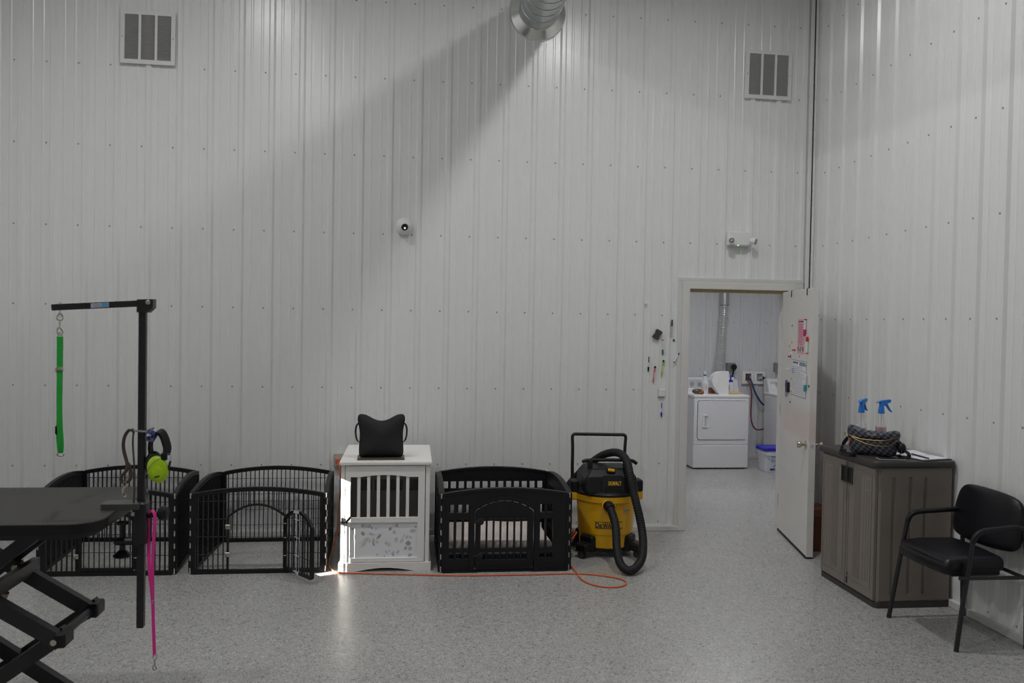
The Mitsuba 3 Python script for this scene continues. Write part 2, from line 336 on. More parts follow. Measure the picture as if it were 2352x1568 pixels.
struct('baseboard_laundry', 'base trim of the laundry room'); put('baseboard_laundry', cb(-1.6, 2.1, 3.605, 3.63, 0, 0.05, 0.003), TRIM, False, {})
# door frame and open door
struct('trim_2', 'white metal door frame of the laundry doorway')
part('trim_2', 'jamb', [cb(-1.122, -1.058, -0.030, 0.015, 0, 2.068, 0.004), cb(-1.085, -1.058, 0.015, 0.15, 0, 2.01, 0.002)], WHITE, smooth=False)
part('trim_2', 'jamb', [cb(-0.205, -0.141, -0.030, 0.015, 0, 2.068, 0.004), cb(-0.205, -0.178, 0.015, 0.15, 0, 2.01, 0.002)], WHITE, smooth=False)
part('trim_2', 'head', [cb(-1.122, -0.141, -0.030, 0.015, 2.006, 2.068, 0.004)], WHITE, smooth=False)
part('trim_2', 'head_lining', cb(-1.058, -0.205, 0.0, 0.15, 1.985, 2.03, 0.002), WOODT, 'bare wood underside of the frame', False)
part('trim_2', 'flashing', [cb(-1.158, -1.122, -0.024, 0, 0.04, 2.10, 0.003), cb(-0.141, -0.075, -0.024, 0, 0.04, 2.10, 0.003), cb(-1.158, -0.075, -0.027, 0, 2.068, 2.10, 0.003)], TRIM, smooth=False)
struct('door_1', 'white laundry door standing open into the room with papers and markers on it', 'door')
DX, DY, DA = -0.262, -0.040, math.degrees(math.atan2(-0.981, -0.196))   # the face we see starts at the hinge and runs along local +x; local +y points away from us
def on_door(): at(DX, DY, 0, DA)
on_door()
# local +y of this frame is the visible side (towards -x of the room) or not: e=(-.196,-.981), rotated +90 deg = (.981,-.196) = away from the viewer
part('door_1', 'leaf', cb(0, 0.863, 0.0, 0.052, 0.012, 1.992, 0.003), DOOR, smooth=False)
part('door_1', 'bottom_sweep', cb(0.005, 0.859, -0.004, 0.05, 0.004, 0.020, 0.001), BLK2, 'black sweep', False)
knob = [(0.0, 0.0), (0.030, 0.0), (0.030, 0.006), (0.012, 0.010), (0.011, 0.030), (0.022, 0.038), (0.027, 0.050), (0.024, 0.062), (0.0, 0.066)]
for sgn, y0 in ((-1, 0.0), (1, 0.052)):
    k = lathe(knob, 28); k = remap(k, [[1, 0, 0], [0, 0, sgn], [0, -sgn, 0]], (0.800, y0, 0.835)); part('door_1', 'knob', k, NICKEL, 'brushed nickel knob')
part('door_1', 'latch', cyl((0.862, 0.026, 0.835), (0.866, 0.026, 0.835), 0.012, 16), GREYP, 'latch plate on the door edge')
for z in (0.25, 1.02, 1.75): part('door_1', 'hinge', cyl((-0.006, 0.004, z - 0.05), (-0.006, 0.004, z + 0.05), 0.007, 10), NICKEL)
for x, l in ((0.285, 'dark metal over-door hook nearer the hinge of the open door'), (0.735, 'dark metal over-door hook nearer the edge of the open door')):
    pa = np.array([(x, -0.003, 1.945), (x, -0.003, 1.9945), (x, 0.0545, 1.9945), (x, 0.0545, 1.80), (x, 0.075, 1.785), (x, 0.09, 1.80)])
    solo('over_door_hook', strap(pa, (1, 0, 0), 0.014, 0.003), BLKM, l, 'hook', smooth=False)
home()
# ------------------------------------------------------------------ lamps, duct, wall fittings
for i, (x, y, z, w) in enumerate(LAMPS):
    at(x, y, z)
    k = thing('high_bay_lamp', 'round high bay lamp hanging under the ceiling ' + ('right of the spiral duct', 'nearest the wall, left of the spiral duct', 'farthest from the ribbed wall')[i], 'lamp', 'high bay lamps under the ceiling')
    part(k, 'housing', lathe([(0, 0.19), (0.05, 0.18), (0.07, 0.06), (0.11, 0.02), (0.118, -0.020), (0.112, -0.020), (0.098, 0.004)], 32), GREYP)
    part(k, 'rod', cyl((0, 0, 0.18), (0, 0, ROOM_Z - z), 0.008, 8), GREYP)
    part(k, 'diffuser', remap(lathe([(0, 0), (0.085, 0)], 32), np.diag([1, 1, 1]), (0, 0, 0.0)), WHITEP, emitter={'type': 'area', 'radiance': {'type': 'rgb', 'value': [LAMP * w, LAMP * w * 0.995, LAMP * w * 0.985]}})
at(0.1, 1.6, 2.66)
k = thing('laundry_ceiling_lamp', 'flat white ceiling lamp of the laundry room', 'lamp')
part(k, 'housing', cb(-0.62, 0.62, -0.16, 0.16, 0.0, 0.04, 0.004), WHITEP)
part(k, 'diffuser', remap(ext(sbox(-0.6, -0.14, 0.6, 0.14), 0.002), np.diag([1, 1, 1]), (0, 0, -0.004)), WHITEP, emitter={'type': 'area', 'radiance': {'type': 'rgb', 'value': [LAUNDRY_LAMP * 0.99, LAUNDRY_LAMP * 0.99, LAUNDRY_LAMP * 1.0]}})
home()
# spiral duct running out of the wall over the viewer's head
DUX, DUZ, DUR = -2.366, 4.19, 0.158
k = thing('spiral_duct', 'round galvanised spiral duct coming out of the ribbed wall', 'duct')
part(k, 'pipe', [tube(np.array([(DUX, y, DUZ) for y in np.linspace(0, -9.6, 40)]), DUR, 48)], GALV)
a = np.linspace(0, 9.55, 2400); ph = a / 0.13 * 2 * math.pi
part(k, 'seam', tube(np.stack([DUX + (DUR + 0.001) * np.cos(ph), -a, DUZ + (DUR + 0.001) * np.sin(ph)], 1), 0.0035, 5), GALV)
part(k, 'flange', remap(lathe([(DUR - 0.004, 0.075), (DUR + 0.003, 0.070), (DUR + 0.007, 0.060), (0.221, 0.022), (0.226, 0.016), (0.226, 0.0), (DUR, 0.0)], 64), [[1, 0, 0], [0, 0, -1], [0, 1, 0]], (DUX, 0, DUZ)), FOIL, 'shiny round wall collar', 50)
part(k, 'hanger', [ring3((DUX, y, DUZ), DUR + 0.004, 0.006, 'y', 40, 6) for y in (-2.2, -5.0, -7.8)] + [cyl((DUX, y, DUZ + DUR), (DUX, y, ROOM_Z), 0.005, 8) for y in (-2.2, -5.0, -7.8)], GALV)
def vent(cx, cz, label, tilt):
    at(cx, -0.019, cz, 0, 0, tilt)
    k = thing('return_vent', label, 'vent'); w, b = 0.199, 0.030
    outer = sbox(-w, -w, w, w); cols = []
    inner = w - b; m = 0.018; cw = (2 * inner - 2 * m) / 3
    for i in range(3): cols.append(sbox(-inner + i * (cw + m), -inner, -inner + i * (cw + m) + cw, inner))
    fr = outer
    for c in cols: fr = fr.difference(c)
    part(k, 'frame', ext_xz(fr, -0.014, 0.002), VENT, smooth=False)
    part(k, 'backing', cb(-inner, inner, 0.010, 0.014, -inner, inner, 0.001), DARK, smooth=False)
    n = 30
    for c in cols:
        x0, _, x1, _ = c.bounds; bl = []
        for j in range(n):
            z = -inner + (j + 0.5) * 2 * inner / n
            bl.append(bar((x0, -0.003, z), (x1, -0.003, z), 0.013, 0.0012, (0, 1, -0.75)))
        part(k, 'louvers', bl, LOUV, smooth=False, kind='stuff')
    for sx in (-1, 1): part(k, 'screw', cyl((sx * (w - b / 2), -0.013, 0), (sx * (w - b / 2), -0.017, 0), 0.005, 8), SCREW)
    home()
vent(-5.350, 3.813, 'square white return air grille high on the wall above the green noose', 0.4)
vent(-0.426, 3.790, 'square white return air grille high on the wall near the corner above the emergency light', 0.6)
# camera
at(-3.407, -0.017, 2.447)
k = thing('security_camera', 'small round white security camera with a black lens on the wall above the white crate', 'camera')
R90 = [[1, 0, 0], [0, 0, -1], [0, 1, 0]]
part(k, 'base', remap(lathe([(0, 0), (0.066, 0), (0.068, 0.010), (0.060, 0.026), (0.046, 0.034), (0, 0.034)], 40), R90), WHITEP)
part(k, 'ball', ell((0.004, -0.045, -0.004), (0.047, 0.047, 0.047)), WHITEP)
part(k, 'lens', ell((0.006, -0.068, -0.010), (0.031, 0.030, 0.031)), mat('lens_black', (0.004, 0.004, 0.004), 0.08))
part(k, 'lens_glint', ell((0.008, -0.0945, -0.022), (0.0065, 0.004, 0.0065), 2), WHITEP, 'small warm glowing spot added as the glint on the lens', emitter={'type': 'area', 'radiance': {'type': 'rgb', 'value': [6, 5.2, 3.4]}, 'sampling_weight': 0.01})  # emitter added to imitate a reflected glint, not a lamp of the camera
# emergency light
at(-0.652, -0.017, 2.428)
k = thing('emergency_light', 'white emergency light with two lamp heads on the wall above the doorway', 'emergency light')
part(k, 'body', [cb(-0.100, 0.098, -0.05, 0.0, -0.057, 0.057, 0.006)], WHITEP, smooth=False)
part(k, 'bottom_strip', cb(-0.094, 0.092, -0.046, -0.002, -0.064, -0.056, 0.002), GREYP, smooth=False)
for sx, yaw, z in ((-0.086, -0.25, -0.016), (0.094, 0.75, -0.020)):
    d = np.array([math.sin(yaw), -math.cos(yaw), -0.25]); d /= np.linalg.norm(d); c = np.array([sx, -0.062, z])
    h = part(k, 'lamp_head', [cyl(c - d * 0.012, c + d * 0.026, 0.026, 24), tube(np.array([c + d * 0.026, c + d * 0.034]), np.array([0.029, 0.029]), 24)], WHITEP)
    part(h, 'lens', [cyl(c + d * 0.030, c + d * 0.036, 0.021, 24)], INKG, 'grey round lens')
    part(h, 'reflector', ell(c + d * 0.035, (0.011, 0.011, 0.011), 2), GREYP)
part(k, 'status_led', ell((-0.020, -0.051, -0.058), (0.004, 0.003, 0.004), 2), COL['leaf'], 'lit green status light', emitter={'type': 'area', 'radiance': {'type': 'rgb', 'value': [0.35, 2.2, 0.45]}, 'sampling_weight': 0.01})
home()
# ------------------------------------------------------------------ markers, magnets, eraser on the metal wall and on the door
WY = -0.0035
def marker(p0, p1, label, cap, body, tipc=None, y=WY, r=0.0072, print_=None, frac=0.36, cap_at_start=False, group=None):
    """from p0 (top) to p1 in (x, z) of the current frame; the cap takes frac of the length, at the end unless cap_at_start."""
    p0, p1 = np.array([p0[0], y - r, p0[1]]), np.array([p1[0], y - r, p1[1]])
    if cap_at_start: p0, p1 = p1, p0
    k = thing('marker', label, 'marker', group); d = p1 - p0; L = np.linalg.norm(d); d /= L
    s = p0 + d * L * (1 - frac)
    part(k, 'body', tube(np.array([p0, p0 + d * 0.002, p0 + d * 0.010, s]), np.array([r * 0.55, r * 0.72, r * 0.86, r * 0.86]), 12), body)
    part(k, 'cap', tube(np.array([s, s + d * 0.002, p1 - d * 0.012, p1 - d * 0.004, p1]), np.array([r * 0.95, r, r * 0.92, r * 0.7, r * 0.55]), 12), cap)
    if tipc: part(k, 'end_plug', tube(np.array([p0 - d * 0.001, p0 + d * (0.006 if tipc[1] < 0.01 else tipc[1])]), np.array([r * 0.95, r * 0.95]), 12), tipc[0])
    if print_:
        a, b = p0 + d * L * 0.08, p0 + d * L * 0.42
        off = np.array([0, -r * 0.80, 0]); part(k, 'print', bar(a + off, b + off, r * 1.0, 0.0016, np.cross(d, [0, 1, 0])), print_)
    return k
marker((-1.201, 1.749), (-1.205, 1.616), 'marker with a black cap and silver barrel, topmost on the wall left of the doorway', COL['char'], COL['silver'], (COL['silver'], 0.012), frac=0.40, cap_at_start=True)
marker((-1.279, 1.582), (-1.276, 1.456), 'white marker with a dark green cap, on the wall below the eraser', COL['green'], COL['white'], (COL['char'], 0.004), frac=0.36)
marker((-1.139, 1.476), (-1.185, 1.396), 'slanting white marker with a violet cap, nearest the door frame', COL['violet'], COL['white'], (COL['char'], 0.004), y=-0.018, frac=0.2, cap_at_start=True)
marker((-1.394, 1.451), (-1.395, 1.318), 'white and black marker with a black cap, leftmost on the wall', COL['black'], COL['white'], None, frac=0.3, print_=COL['black'])
marker((-1.268, 1.413), (-1.283, 1.283), 'lime green marker with a black cap end on the wall', COL['lime'], COL['lime'], None, frac=0.36, cap_at_start=True)
marker((-1.337, 1.362), (-1.353, 1.228), 'rose pink marker with a black cap end on the wall', COL['rose'], COL['rose'], None, frac=0.36, cap_at_start=True)
marker((-1.279, 1.074), (-1.276, 0.944), 'white and blue marker with a blue cap below the white wall box', COL['blue'], COL['white'], None, frac=0.3, print_=COL['blue'])
for key, c in (('marker_004', (-1.268, 1.413)), ('marker_005', (-1.337, 1.362))):
    part(key, 'cap_end', cyl((c[0], WY - 0.0072, c[1] + 0.001), (c[0] - 0.0015, WY - 0.0072, c[1] - 0.014), 0.0078, 12), COL['black'])
    mid = ((-1.2755, 1.348) if key == 'marker_004' else (-1.345, 1.293))
    part(key, 'sleeve', cyl((mid[0] + 0.003, WY - 0.0072, mid[1] + 0.022), (mid[0] - 0.003, WY - 0.0072, mid[1] - 0.030), 0.0064, 12), COL['white'])
at(-1.328, WY, 1.625, 0, 0, 30)
er = Polygon([(-0.022, -0.036), (0.022, -0.036), (0.026, -0.030), (0.019, 0), (0.026, 0.030), (0.022, 0.036), (-0.022, 0.036), (-0.026, 0.030), (-0.019, 0), (-0.026, -0.030)]).buffer(0.003)
k = thing('eraser', 'small charcoal magnetic board eraser stuck on the wall among the markers', 'eraser')
part(k, 'grip', ext_xz(er, -0.026, -0.010), COL['char']); part(k, 'felt', ext_xz(er.buffer(-0.002), -0.010, 0.0), BLK2)
home()
def magnet(x, z, m, label, group=None, r=0.010, y=WY, pin=False):
    k = thing('magnet', label, 'magnet', group); at_ = CUR.copy()
    g = lathe([(0, 0), (r, 0), (r, 0.003), (r * 0.45, 0.006), (r * 0.4, 0.014), (r * 0.75, 0.017), (r * 0.7, 0.022), (0, 0.023)] if pin else [(0, 0), (r, 0), (r, 0.004), (r * 0.7, 0.007), (0, 0.0075)], 16)
    put(k, remap(g, R90, (x, y, z)), m, 35, {})
magnet(-1.425, 1.878, COL['white'], 'white push pin magnet high on the wall left of the doorway', pin=True, r=0.012)
magnet(-1.182, 1.580, COL['leaf'], 'green round magnet on the wall beside the doorway', r=0.010)
at(-1.279, WY, 1.143)
k = thing('wall_box', 'small blank white plastic box on the wall under the markers', 'switch box')
part(k, 'back_plate', cb(-0.031, 0.031, -0.006, 0, -0.038, 0.034, 0.002), GREYP, smooth=False)
part(k, 'cover', cb(-0.027, 0.027, -0.026, -0.005, -0.030, 0.033, 0.005), WHITEP, smooth=False)
# door decorations: local x from the hinge, y<0 towards us
on_door()
k = thing('notice_sheet', 'tall pink printed notice taped to the open door', 'poster')
part(k, 'paper', cb(0.495, 0.685, -0.0015, -0.0003, 1.500, 1.765, 0.0003), PINKP, smooth=False)
ln = [cb(0.515 + 0.02 * rng.random(), 0.665 - 0.03 * rng.random(), -0.0020, -0.0014, 1.722 - 0.0125 * i, 1.7265 - 0.0125 * i, 0.0002) for i in range(13)]
part(k, 'print', ln, INKR, smooth=False, kind='stuff')
part(k, 'heading', [cb(0.522 + 0.022 * i, 0.538 + 0.022 * i, -0.0020, -0.0014, 1.741, 1.752, 0.0002) for i in range(6)], INK, smooth=False)
def blob(cx, cz, rx, rz, rot=0): return affinity.rotate(affinity.scale(Point(cx, cz).buffer(1, quad_segs=5), rx, rz, origin=(cx, cz)), rot, origin=(cx, cz))
part(k, 'figures', ext_xz(unary_union([blob(0.52, 1.538, 0.010, 0.020), blob(0.575, 1.530, 0.008, 0.015, 35), blob(0.60, 1.546, 0.006, 0.012, -30), blob(0.655, 1.538, 0.011, 0.020)]), -0.0020, -0.0014), INK, smooth=False)
k = thing('checklist_sheet', 'white printed checklist sheet in a thin dark border on the open door', 'paper')
part(k, 'border', cb(0.326, 0.762, -0.0012, -0.0003, 1.170, 1.448, 0.0003), INKG, smooth=False)
part(k, 'paper', cb(0.331, 0.757, -0.0020, -0.0011, 1.175, 1.443, 0.0003), PAPER, smooth=False)
part(k, 'print', [cb(0.35 + (0.02 if i % 3 else 0) * rng.random(), 0.735 - 0.14 * rng.random() ** 2, -0.0026, -0.0019, 1.393 - 0.0128 * i, 1.3955 - 0.0128 * i, 0.0002) for i in range(17)], INKG, smooth=False, kind='stuff')
part(k, 'heading', [cb(0.38 + 0.032 * i, 0.402 + 0.032 * i, -0.0026, -0.0019, 1.422, 1.435, 0.0002) for i in range(5)], INK, smooth=False)
part(k, 'badge', cb(0.575, 0.735, -0.0026, -0.0019, 1.408, 1.437, 0.0003), mat('badge_grey', (0.20, 0.26, 0.30), 0.6), smooth=False)
part(k, 'notes', [cb(0.345, 0.42, -0.0026, -0.0019, z, z + 0.004, 0.0002) for z in (1.378, 1.362, 1.346)], INK, smooth=False)
marker((0.742, 1.764), (0.720, 1.637), 'white marker with a magenta cap, highest on the open door', COL['magenta'], COL['white'], (COL['magenta'], 0.003), y=0.0, r=0.011, frac=0.4)
marker((0.800, 1.635), (0.795, 1.509), 'white marker with a red cap on the open door', COL['red'], COL['white'], (COL['red'], 0.003), y=0.0, r=0.011, frac=0.28, cap_at_start=True)
marker((0.790, 1.353), (0.774, 1.226), 'white marker with a teal cap, beside the checklist on the open door', COL['teal'], COL['white'], None, y=0.0, r=0.012, frac=0.4)
marker((0.213, 1.275), (0.207, 1.142), 'slim lilac marker with a violet cap, left of the checklist on the open door', COL['violet'], COL['lilac'], (COL['lilac'], 0.02), y=0.0, r=0.009, frac=0.42, cap_at_start=True)
solo('magnetic_holder', cb(0.236, 0.292, -0.022, 0, 1.180, 1.262, 0.004), COL['black'], 'black magnetic holder at the lower left corner of the checklist', 'holder', smooth=False)
for x, z, c, l in ((0.332, 1.718, 'lime', 'olive green magnet near the top of the open door'), (0.331, 1.586, 'yellow', 'upper pale yellow magnet on the door left of the pink notice'), (0.266, 1.557, 'yellow', 'lower pale yellow magnet on the door left of the pink notice'),
                   (0.429, 1.524, 'red', 'red magnet touching the left edge of the pink notice'), (0.326, 1.493, 'white', 'white magnet between the pink notice and the checklist'), (0.300, 1.469, 'red', 'red magnet above the left corner of the checklist'),
                   (0.747, 1.419, 'lime', 'lime magnet on the top right corner of the checklist'), (0.243, 1.363, 'white', 'white magnet on the door left of the checklist'), (0.358, 1.297, 'lime', 'lime magnet on the middle of the checklist'),
                   (0.345, 1.196, 'yellow', 'yellow magnet on the bottom left corner of the checklist'), (0.322, 1.106, 'char', 'tiny dark magnet under the checklist'), (0.842, 1.272, 'leaf', 'small green magnet right of the teal marker'), (0.572, 1.481, 'rose', 'tiny rose magnet under the pink notice')):
    magnet(x, z, COL[c], l, r=0.010 if 'tiny' not in l else 0.006, y=0.0, pin=('white' == c or 'red' == c))
home()
# ------------------------------------------------------------------ pet pens
def arch(x0, x1, z0, zc, za, n=18):
    """outline with rounded top corners and an arched top edge: zc at the corners, za at the middle."""
    x = np.linspace(x0, x1, n); t = (x - x0) / (x1 - x0) * 2 - 1; top = zc + (za - zc) * (1 - t * t)
    return Polygon([(x0, z0)] + [(x1, z0)] + list(zip(x[::-1], top[::-1]))).buffer(-0.02).buffer(0.02)
def wires(poly, y, gx, gz, r=0.0027, x_ph=0.0, deep=0.017):
    x0, z0, x1, z1 = poly.bounds; out = []
    for x in np.arange(x0 + gx * 0.6 + x_ph, x1, gx):
        l = LineString([(x, z0 - 1), (x, z1 + 1)]).intersection(poly)
        for s in getattr(l, 'geoms', [l]):
            if s.length > 0.01: c = np.array(s.coords); out.append(strap(np.array([(x, y, c[0][1]), (x, y, c[-1][1])]), (0, 1, 0), deep, 0.0048))
    for z in np.arange(z0 + gz * 0.9, z1 - 0.01, gz):
        l = LineString([(x0 - 1, z), (x1 + 1, z)]).intersection(poly)
        for s in getattr(l, 'geoms', [l]):
            if s.length > 0.01: c = np.array(s.coords); out.append(tube(np.array([(c[0][0], y + 0.003, z), (c[-1][0], y + 0.003, z)]), r * 0.8, 5))
    return trimesh.util.concatenate(out)
def to_line(p, q):
    """frame whose +x runs from p to q on the floor"""
    at(p[0], p[1], 0, math.degrees(math.atan2(q[1] - p[1], q[0] - p[0]))); return math.hypot(q[0] - p[0], q[1] - p[1])
GATE_U = (0.245, 0.610, 0.012, 0.375, 0.455)
def wire_panel(k, p, q, gate=None):
    L = to_line(p, q)
    o = arch(0.006, L - 0.006, 0.0, 0.535, 0.578); holes = o.buffer(-0.027)
    cut = [holes]
    if gate:
        g0, g1, gz0, gzc, gza = GATE_U; go = arch(g0, g1, 0.0, gzc, gza)
        gf = go.buffer(0.011).intersection(o); opening = go.intersection(sbox(-1, 0.026, 2, 1)); fill = holes.difference(go.buffer(0.011))
        fr = unary_union([o.difference(holes), gf]).difference(opening)
    else: fr, fill = o.difference(holes), holes
    f = part(k, 'panel', ext_xz(fr, -0.013, 0.013), BLK)
    part(f, 'wire_grid', wires(fill.buffer(0.005), 0.0, 0.0325, 0.118), BLKM, smooth=False, kind='stuff')
    if gate:
        g0, g1, gz0, gzc, gza = GATE_U
        if gate[0] == 'open': at(*gate[1:3], 0, gate[3]); off = -(g1 - 0.004); sgn = -1
        go = arch(g0 + 0.004, g1 - 0.004, 0.03, gzc - 0.006, gza - 0.006); gi = go.buffer(-0.018)
        G, Wr = ext_xz(go.difference(gi), -0.010, 0.010), wires(gi.buffer(0.004), 0, 0.0325, 0.118, deep=0.006)
        for m in (G, Wr):
            if gate[0] == 'open': m.apply_translation((off, 0, 0))
        g = part(k, 'gate', G, BLK); part(g, 'wire_grid', Wr, BLKM, smooth=False, kind='stuff')
        to_line(p, q)
        for z in (0.13, 0.315): part(k, 'latch', [cb(g0 - 0.020, g0 + 0.012, -0.024, -0.010, z - 0.016, z + 0.016, 0.003), tube(spl([(g0 - 0.014, -0.026, z - 0.01), (g0 + 0.002, -0.034, z + 0.004), (g0 + 0.016, -0.026, z + 0.012)], 8), 0.004, 6)], NICKEL, 'metal gate latch')
        for z in (0.12, 0.24, 0.335): part(k, 'gate_hinge', ring3((g1 + 0.003, -0.013, z), 0.009, 0.0035, 'z', 14, 6), NICKEL, 'metal gate hinge ring')
    home()
def hinge_post(k, x, y):
    at(x, y); part(k, 'hinge_rod', cyl((0, 0, 0.005), (0, 0, 0.535), 0.0065, 10), SILVER, 'bright hinge rod')
    zs = np.arange(0.045, 0.53, 0.0825)
    part(k, 'hinge_knuckles', [cyl((0, 0, z), (0, 0, z + 0.045), 0.013, 10) for z in zs], BLK, kind='stuff'); home()
def wire_pen(label, fl, fr, br, bl, gate):
    k = thing('pet_pen', label, 'pet pen')
    wire_panel(k, fl, fr, gate); wire_panel(k, bl, br); wire_panel(k, fl, bl); wire_panel(k, fr, br)
    for c in (fl, fr, br, bl): hinge_post(k, *c)
    return k
wire_pen('black wire panel pet pen with its arched gate shut, behind the grooming table', (-5.722, -0.965), (-4.868, -0.985), (-4.935, -0.13), (-5.775, -0.10), ('shut',))
wire_pen('black wire panel pet pen with its small gate standing open, left of the white crate', (-4.767, -0.98), (-3.892, -0.98), (-3.925, -0.165), (-4.745, -0.175), ('open', -4.160, -0.985, 180 - 52))
# plastic pen with slats
def slat_panel(k, p, q, gate=False):
    L = to_line(p, q); s = L / 0.878; o = arch(0.004, L - 0.004, 0.0, 0.538, 0.576); cut = []
    rows = ((0.406, 0.463), (0.163, 0.364), (0.092, 0.136))
    if gate:
        colsx = [(0.031, 0.062), (0.079, 0.117), (0.132, 0.162), (0.594, 0.638), (0.652, 0.686), (0.700, 0.742)]
        colsx = [(a + 0.021, b + 0.021) for a, b in colsx]
        g0, g1, gzc, gza = 0.225, 0.632, 0.420, 0.490
        go = arch(g0, g1, 0.0, gzc, gza); opening = go.intersection(sbox(-1, 0.014, 2, 1))
        cut = [sbox(a * s, z0, b * s, z1) for a, b in colsx for z0, z1 in rows if a > g1 / s or b < g0 / s]
        fr = unary_union([o.difference(unary_union(cut)), go.buffer(0.034).intersection(o)]).difference(opening)
    else:
        n = 13; x0 = 0.030
        cut = [sbox(x0 + i * (L - 0.06) / n + 0.010, z0, x0 + (i + 1) * (L - 0.06) / n - 0.010, z1) for i in range(n) for z0, z1 in rows]
        fr = o.difference(unary_union(cut))
    f = part(k, 'panel', ext_xz(fr, -0.012, 0.012), BLK, smooth=False)
    rim = o.difference(o.buffer(-0.016))
    if gate: rim = unary_union([rim, go.buffer(0.034).difference(go.buffer(0.006))]).intersection(o).difference(go)
    part(f, 'raised_rim', ext_xz(rim, -0.019, 0.019), BLK, smooth=False)
    if not gate: part(f, 'raised_band', ext_xz(arch(0.03, L - 0.03, 0.485, 0.500, 0.538).buffer(0), -0.016, 0.016), BLK, smooth=False)
    if gate:
        gg = arch(g0 + 0.005, g1 - 0.005, 0.018, gzc - 0.006, gza - 0.006)
        bars = [(0.265 + i * 0.0475, 0.265 + i * 0.0475 + 0.036) for i in range(7)]
        gcut = unary_union([sbox(a, z0, b, z1) for a, b in bars for z0, z1 in ((0.163, 0.352), (0.084, 0.136))] + [sbox(a, 0.362, b, 0.368) for a, b in bars])
        g = part(k, 'gate', ext_xz(gg.difference(gcut), -0.014, 0.010), BLK, smooth=False)
        part(g, 'raised_panel', [ext_xz(sbox(0.262, 0.045, 0.60, 0.050), -0.017, -0.010), ext_xz(sbox(0.262, 0.378, 0.60, 0.383), -0.017, -0.010)], BLK, smooth=False)
        for z in (0.345, 0.11): part(g, 'latch', [ell((0.262, -0.016, z), (0.024, 0.006, 0.022), 2), cb(0.205, 0.255, -0.019, -0.010, z - 0.008, z + 0.008, 0.003)], BLK2, 'round turning latch')
        for z in (0.345, 0.11): part(g, 'hinge', cyl((g1 + 0.004, -0.018, z - 0.03), (g1 + 0.004, -0.018, z + 0.03), 0.009, 12), BLK)
    home()
k = thing('pet_pen', 'black plastic slatted pet pen with a dog bed inside, between crate and vacuum', 'pet pen')
a_, b_, c_, d_ = (-3.115, -1.05), (-2.237, -1.05), (-2.255, -0.22), (-3.118, -0.22)
slat_panel(k, a_, b_, True); slat_panel(k, d_, c_); slat_panel(k, a_, d_); slat_panel(k, b_, c_)
for c in (a_, b_, c_, d_): hinge_post(k, *c)
at(-2.70, -0.61, 0, 0)
k = thing('dog_bed', 'pinkish beige fleece dog bed lying in the black slatted pen', 'dog bed')
bed = rb(-0.375, 0.375, -0.33, 0.33, 0.065, 0.175, 0.05, 3); bed = bed.subdivide().subdivide()
v = bed.vertices; v[:, 2] += (meshkit.fbm(v * 9, 3) - 0.5) * 0.05 * (v[:, 2] > 0.11); v[:, :2] += ((meshkit.noise(v * 16, 4) - 0.5) * 0.012)[:, None]; bed.vertices = v
part(k, 'top', bed, FLEECE, smooth=True)
part(k, 'base', rb(-0.37, 0.37, -0.325, 0.325, 0.002, 0.105, 0.03), NAVY, 'dark navy base', smooth=True)
home()
# ------------------------------------------------------------------ white crate cabinet with the cushion on it
X0, X1, YF, YB = -3.792, -3.194, -0.985, -0.235
k = thing('dog_crate', 'white wooden dog crate cabinet with slatted door and floral lower panel, between two black pens', 'crate')
part(k, 'top', cb(X0 - 0.012, X1 + 0.012, YF - 0.022, YB + 0.01, 0.722, 0.748, 0.006), CRATE, smooth=False)
part(k, 'side', [cb(X0, X0 + 0.018, YF + 0.012, YB, 0.03, 0.722, 0.002)], CRATE, smooth=False)
part(k, 'side', [cb(X1 - 0.018, X1, YF + 0.012, YB, 0.03, 0.722, 0.002)], CRATE, smooth=False)
for a, b in ((X0, X0 + 0.026), (X1 - 0.030, X1)): part(k, 'post', cb(a, b, YF, YF + 0.04, 0.03, 0.722, 0.003), CRATE, smooth=False)
bk = sbox(X0 + 0.02, 0.05, X1 - 0.02, 0.71)
for i in range(4): bk = bk.difference(sbox(X0 + 0.075 + i * 0.118, 0.52, X0 + 0.17 + i * 0.118, 0.66)).difference(sbox(X0 + 0.075 + i * 0.118, 0.40, X0 + 0.17 + i * 0.118, 0.485))
part(k, 'back', ext_xz(bk, YB - 0.016, YB), CRATE_DIM, smooth=False)
part(k, 'shade_sheet', cb(X0 + 0.01, X1 - 0.01, YB, YB + 0.004, 0.04, 0.72, 0.001), CRATE_SHADE, 'dark sheet added as the shade behind the back slats', False)  # added sheet, its dark colour imitates the shaded wall behind
part(k, 'floor_panel', cb(X0 + 0.02, X1 - 0.02, YF + 0.04, YB - 0.02, 0.045, 0.062, 0.002), CRATE, smooth=False)
pl = Polygon([(X0 - 0.012, 0), (X0 + 0.10, 0)] + [(X0 + 0.10 + t * 0.40, 0.024 * math.sin(math.pi * t)) for t in np.linspace(0.05, 0.95, 12)] + [(X0 + 0.50, 0), (X1 + 0.012, 0), (X1 + 0.012, 0.058), (X0 - 0.012, 0.058)])
part(k, 'plinth', [ext_xz(pl, YF - 0.014, YF + 0.03)], CRATE, smooth=False)
part(k, 'plinth', cb(X0 - 0.012, X0 + 0.004, YF + 0.03, YB, 0, 0.058, 0.003), CRATE, smooth=False)
part(k, 'plinth', cb(X1 - 0.004, X1 + 0.012, YF + 0.03, YB, 0, 0.058, 0.003), CRATE, smooth=False)
D0, D1 = X0 + 0.029, X1 - 0.034; S0, S1 = X0 + 0.064, X1 - 0.080
fr = sbox(D0, 0.062, D1, 0.716)
tx = np.linspace(S0, S1, 15); tz = 0.640 + 0.014 * np.clip(1 - ((tx - (S0 + S1) / 2) / 0.16) ** 2, 0, 1)
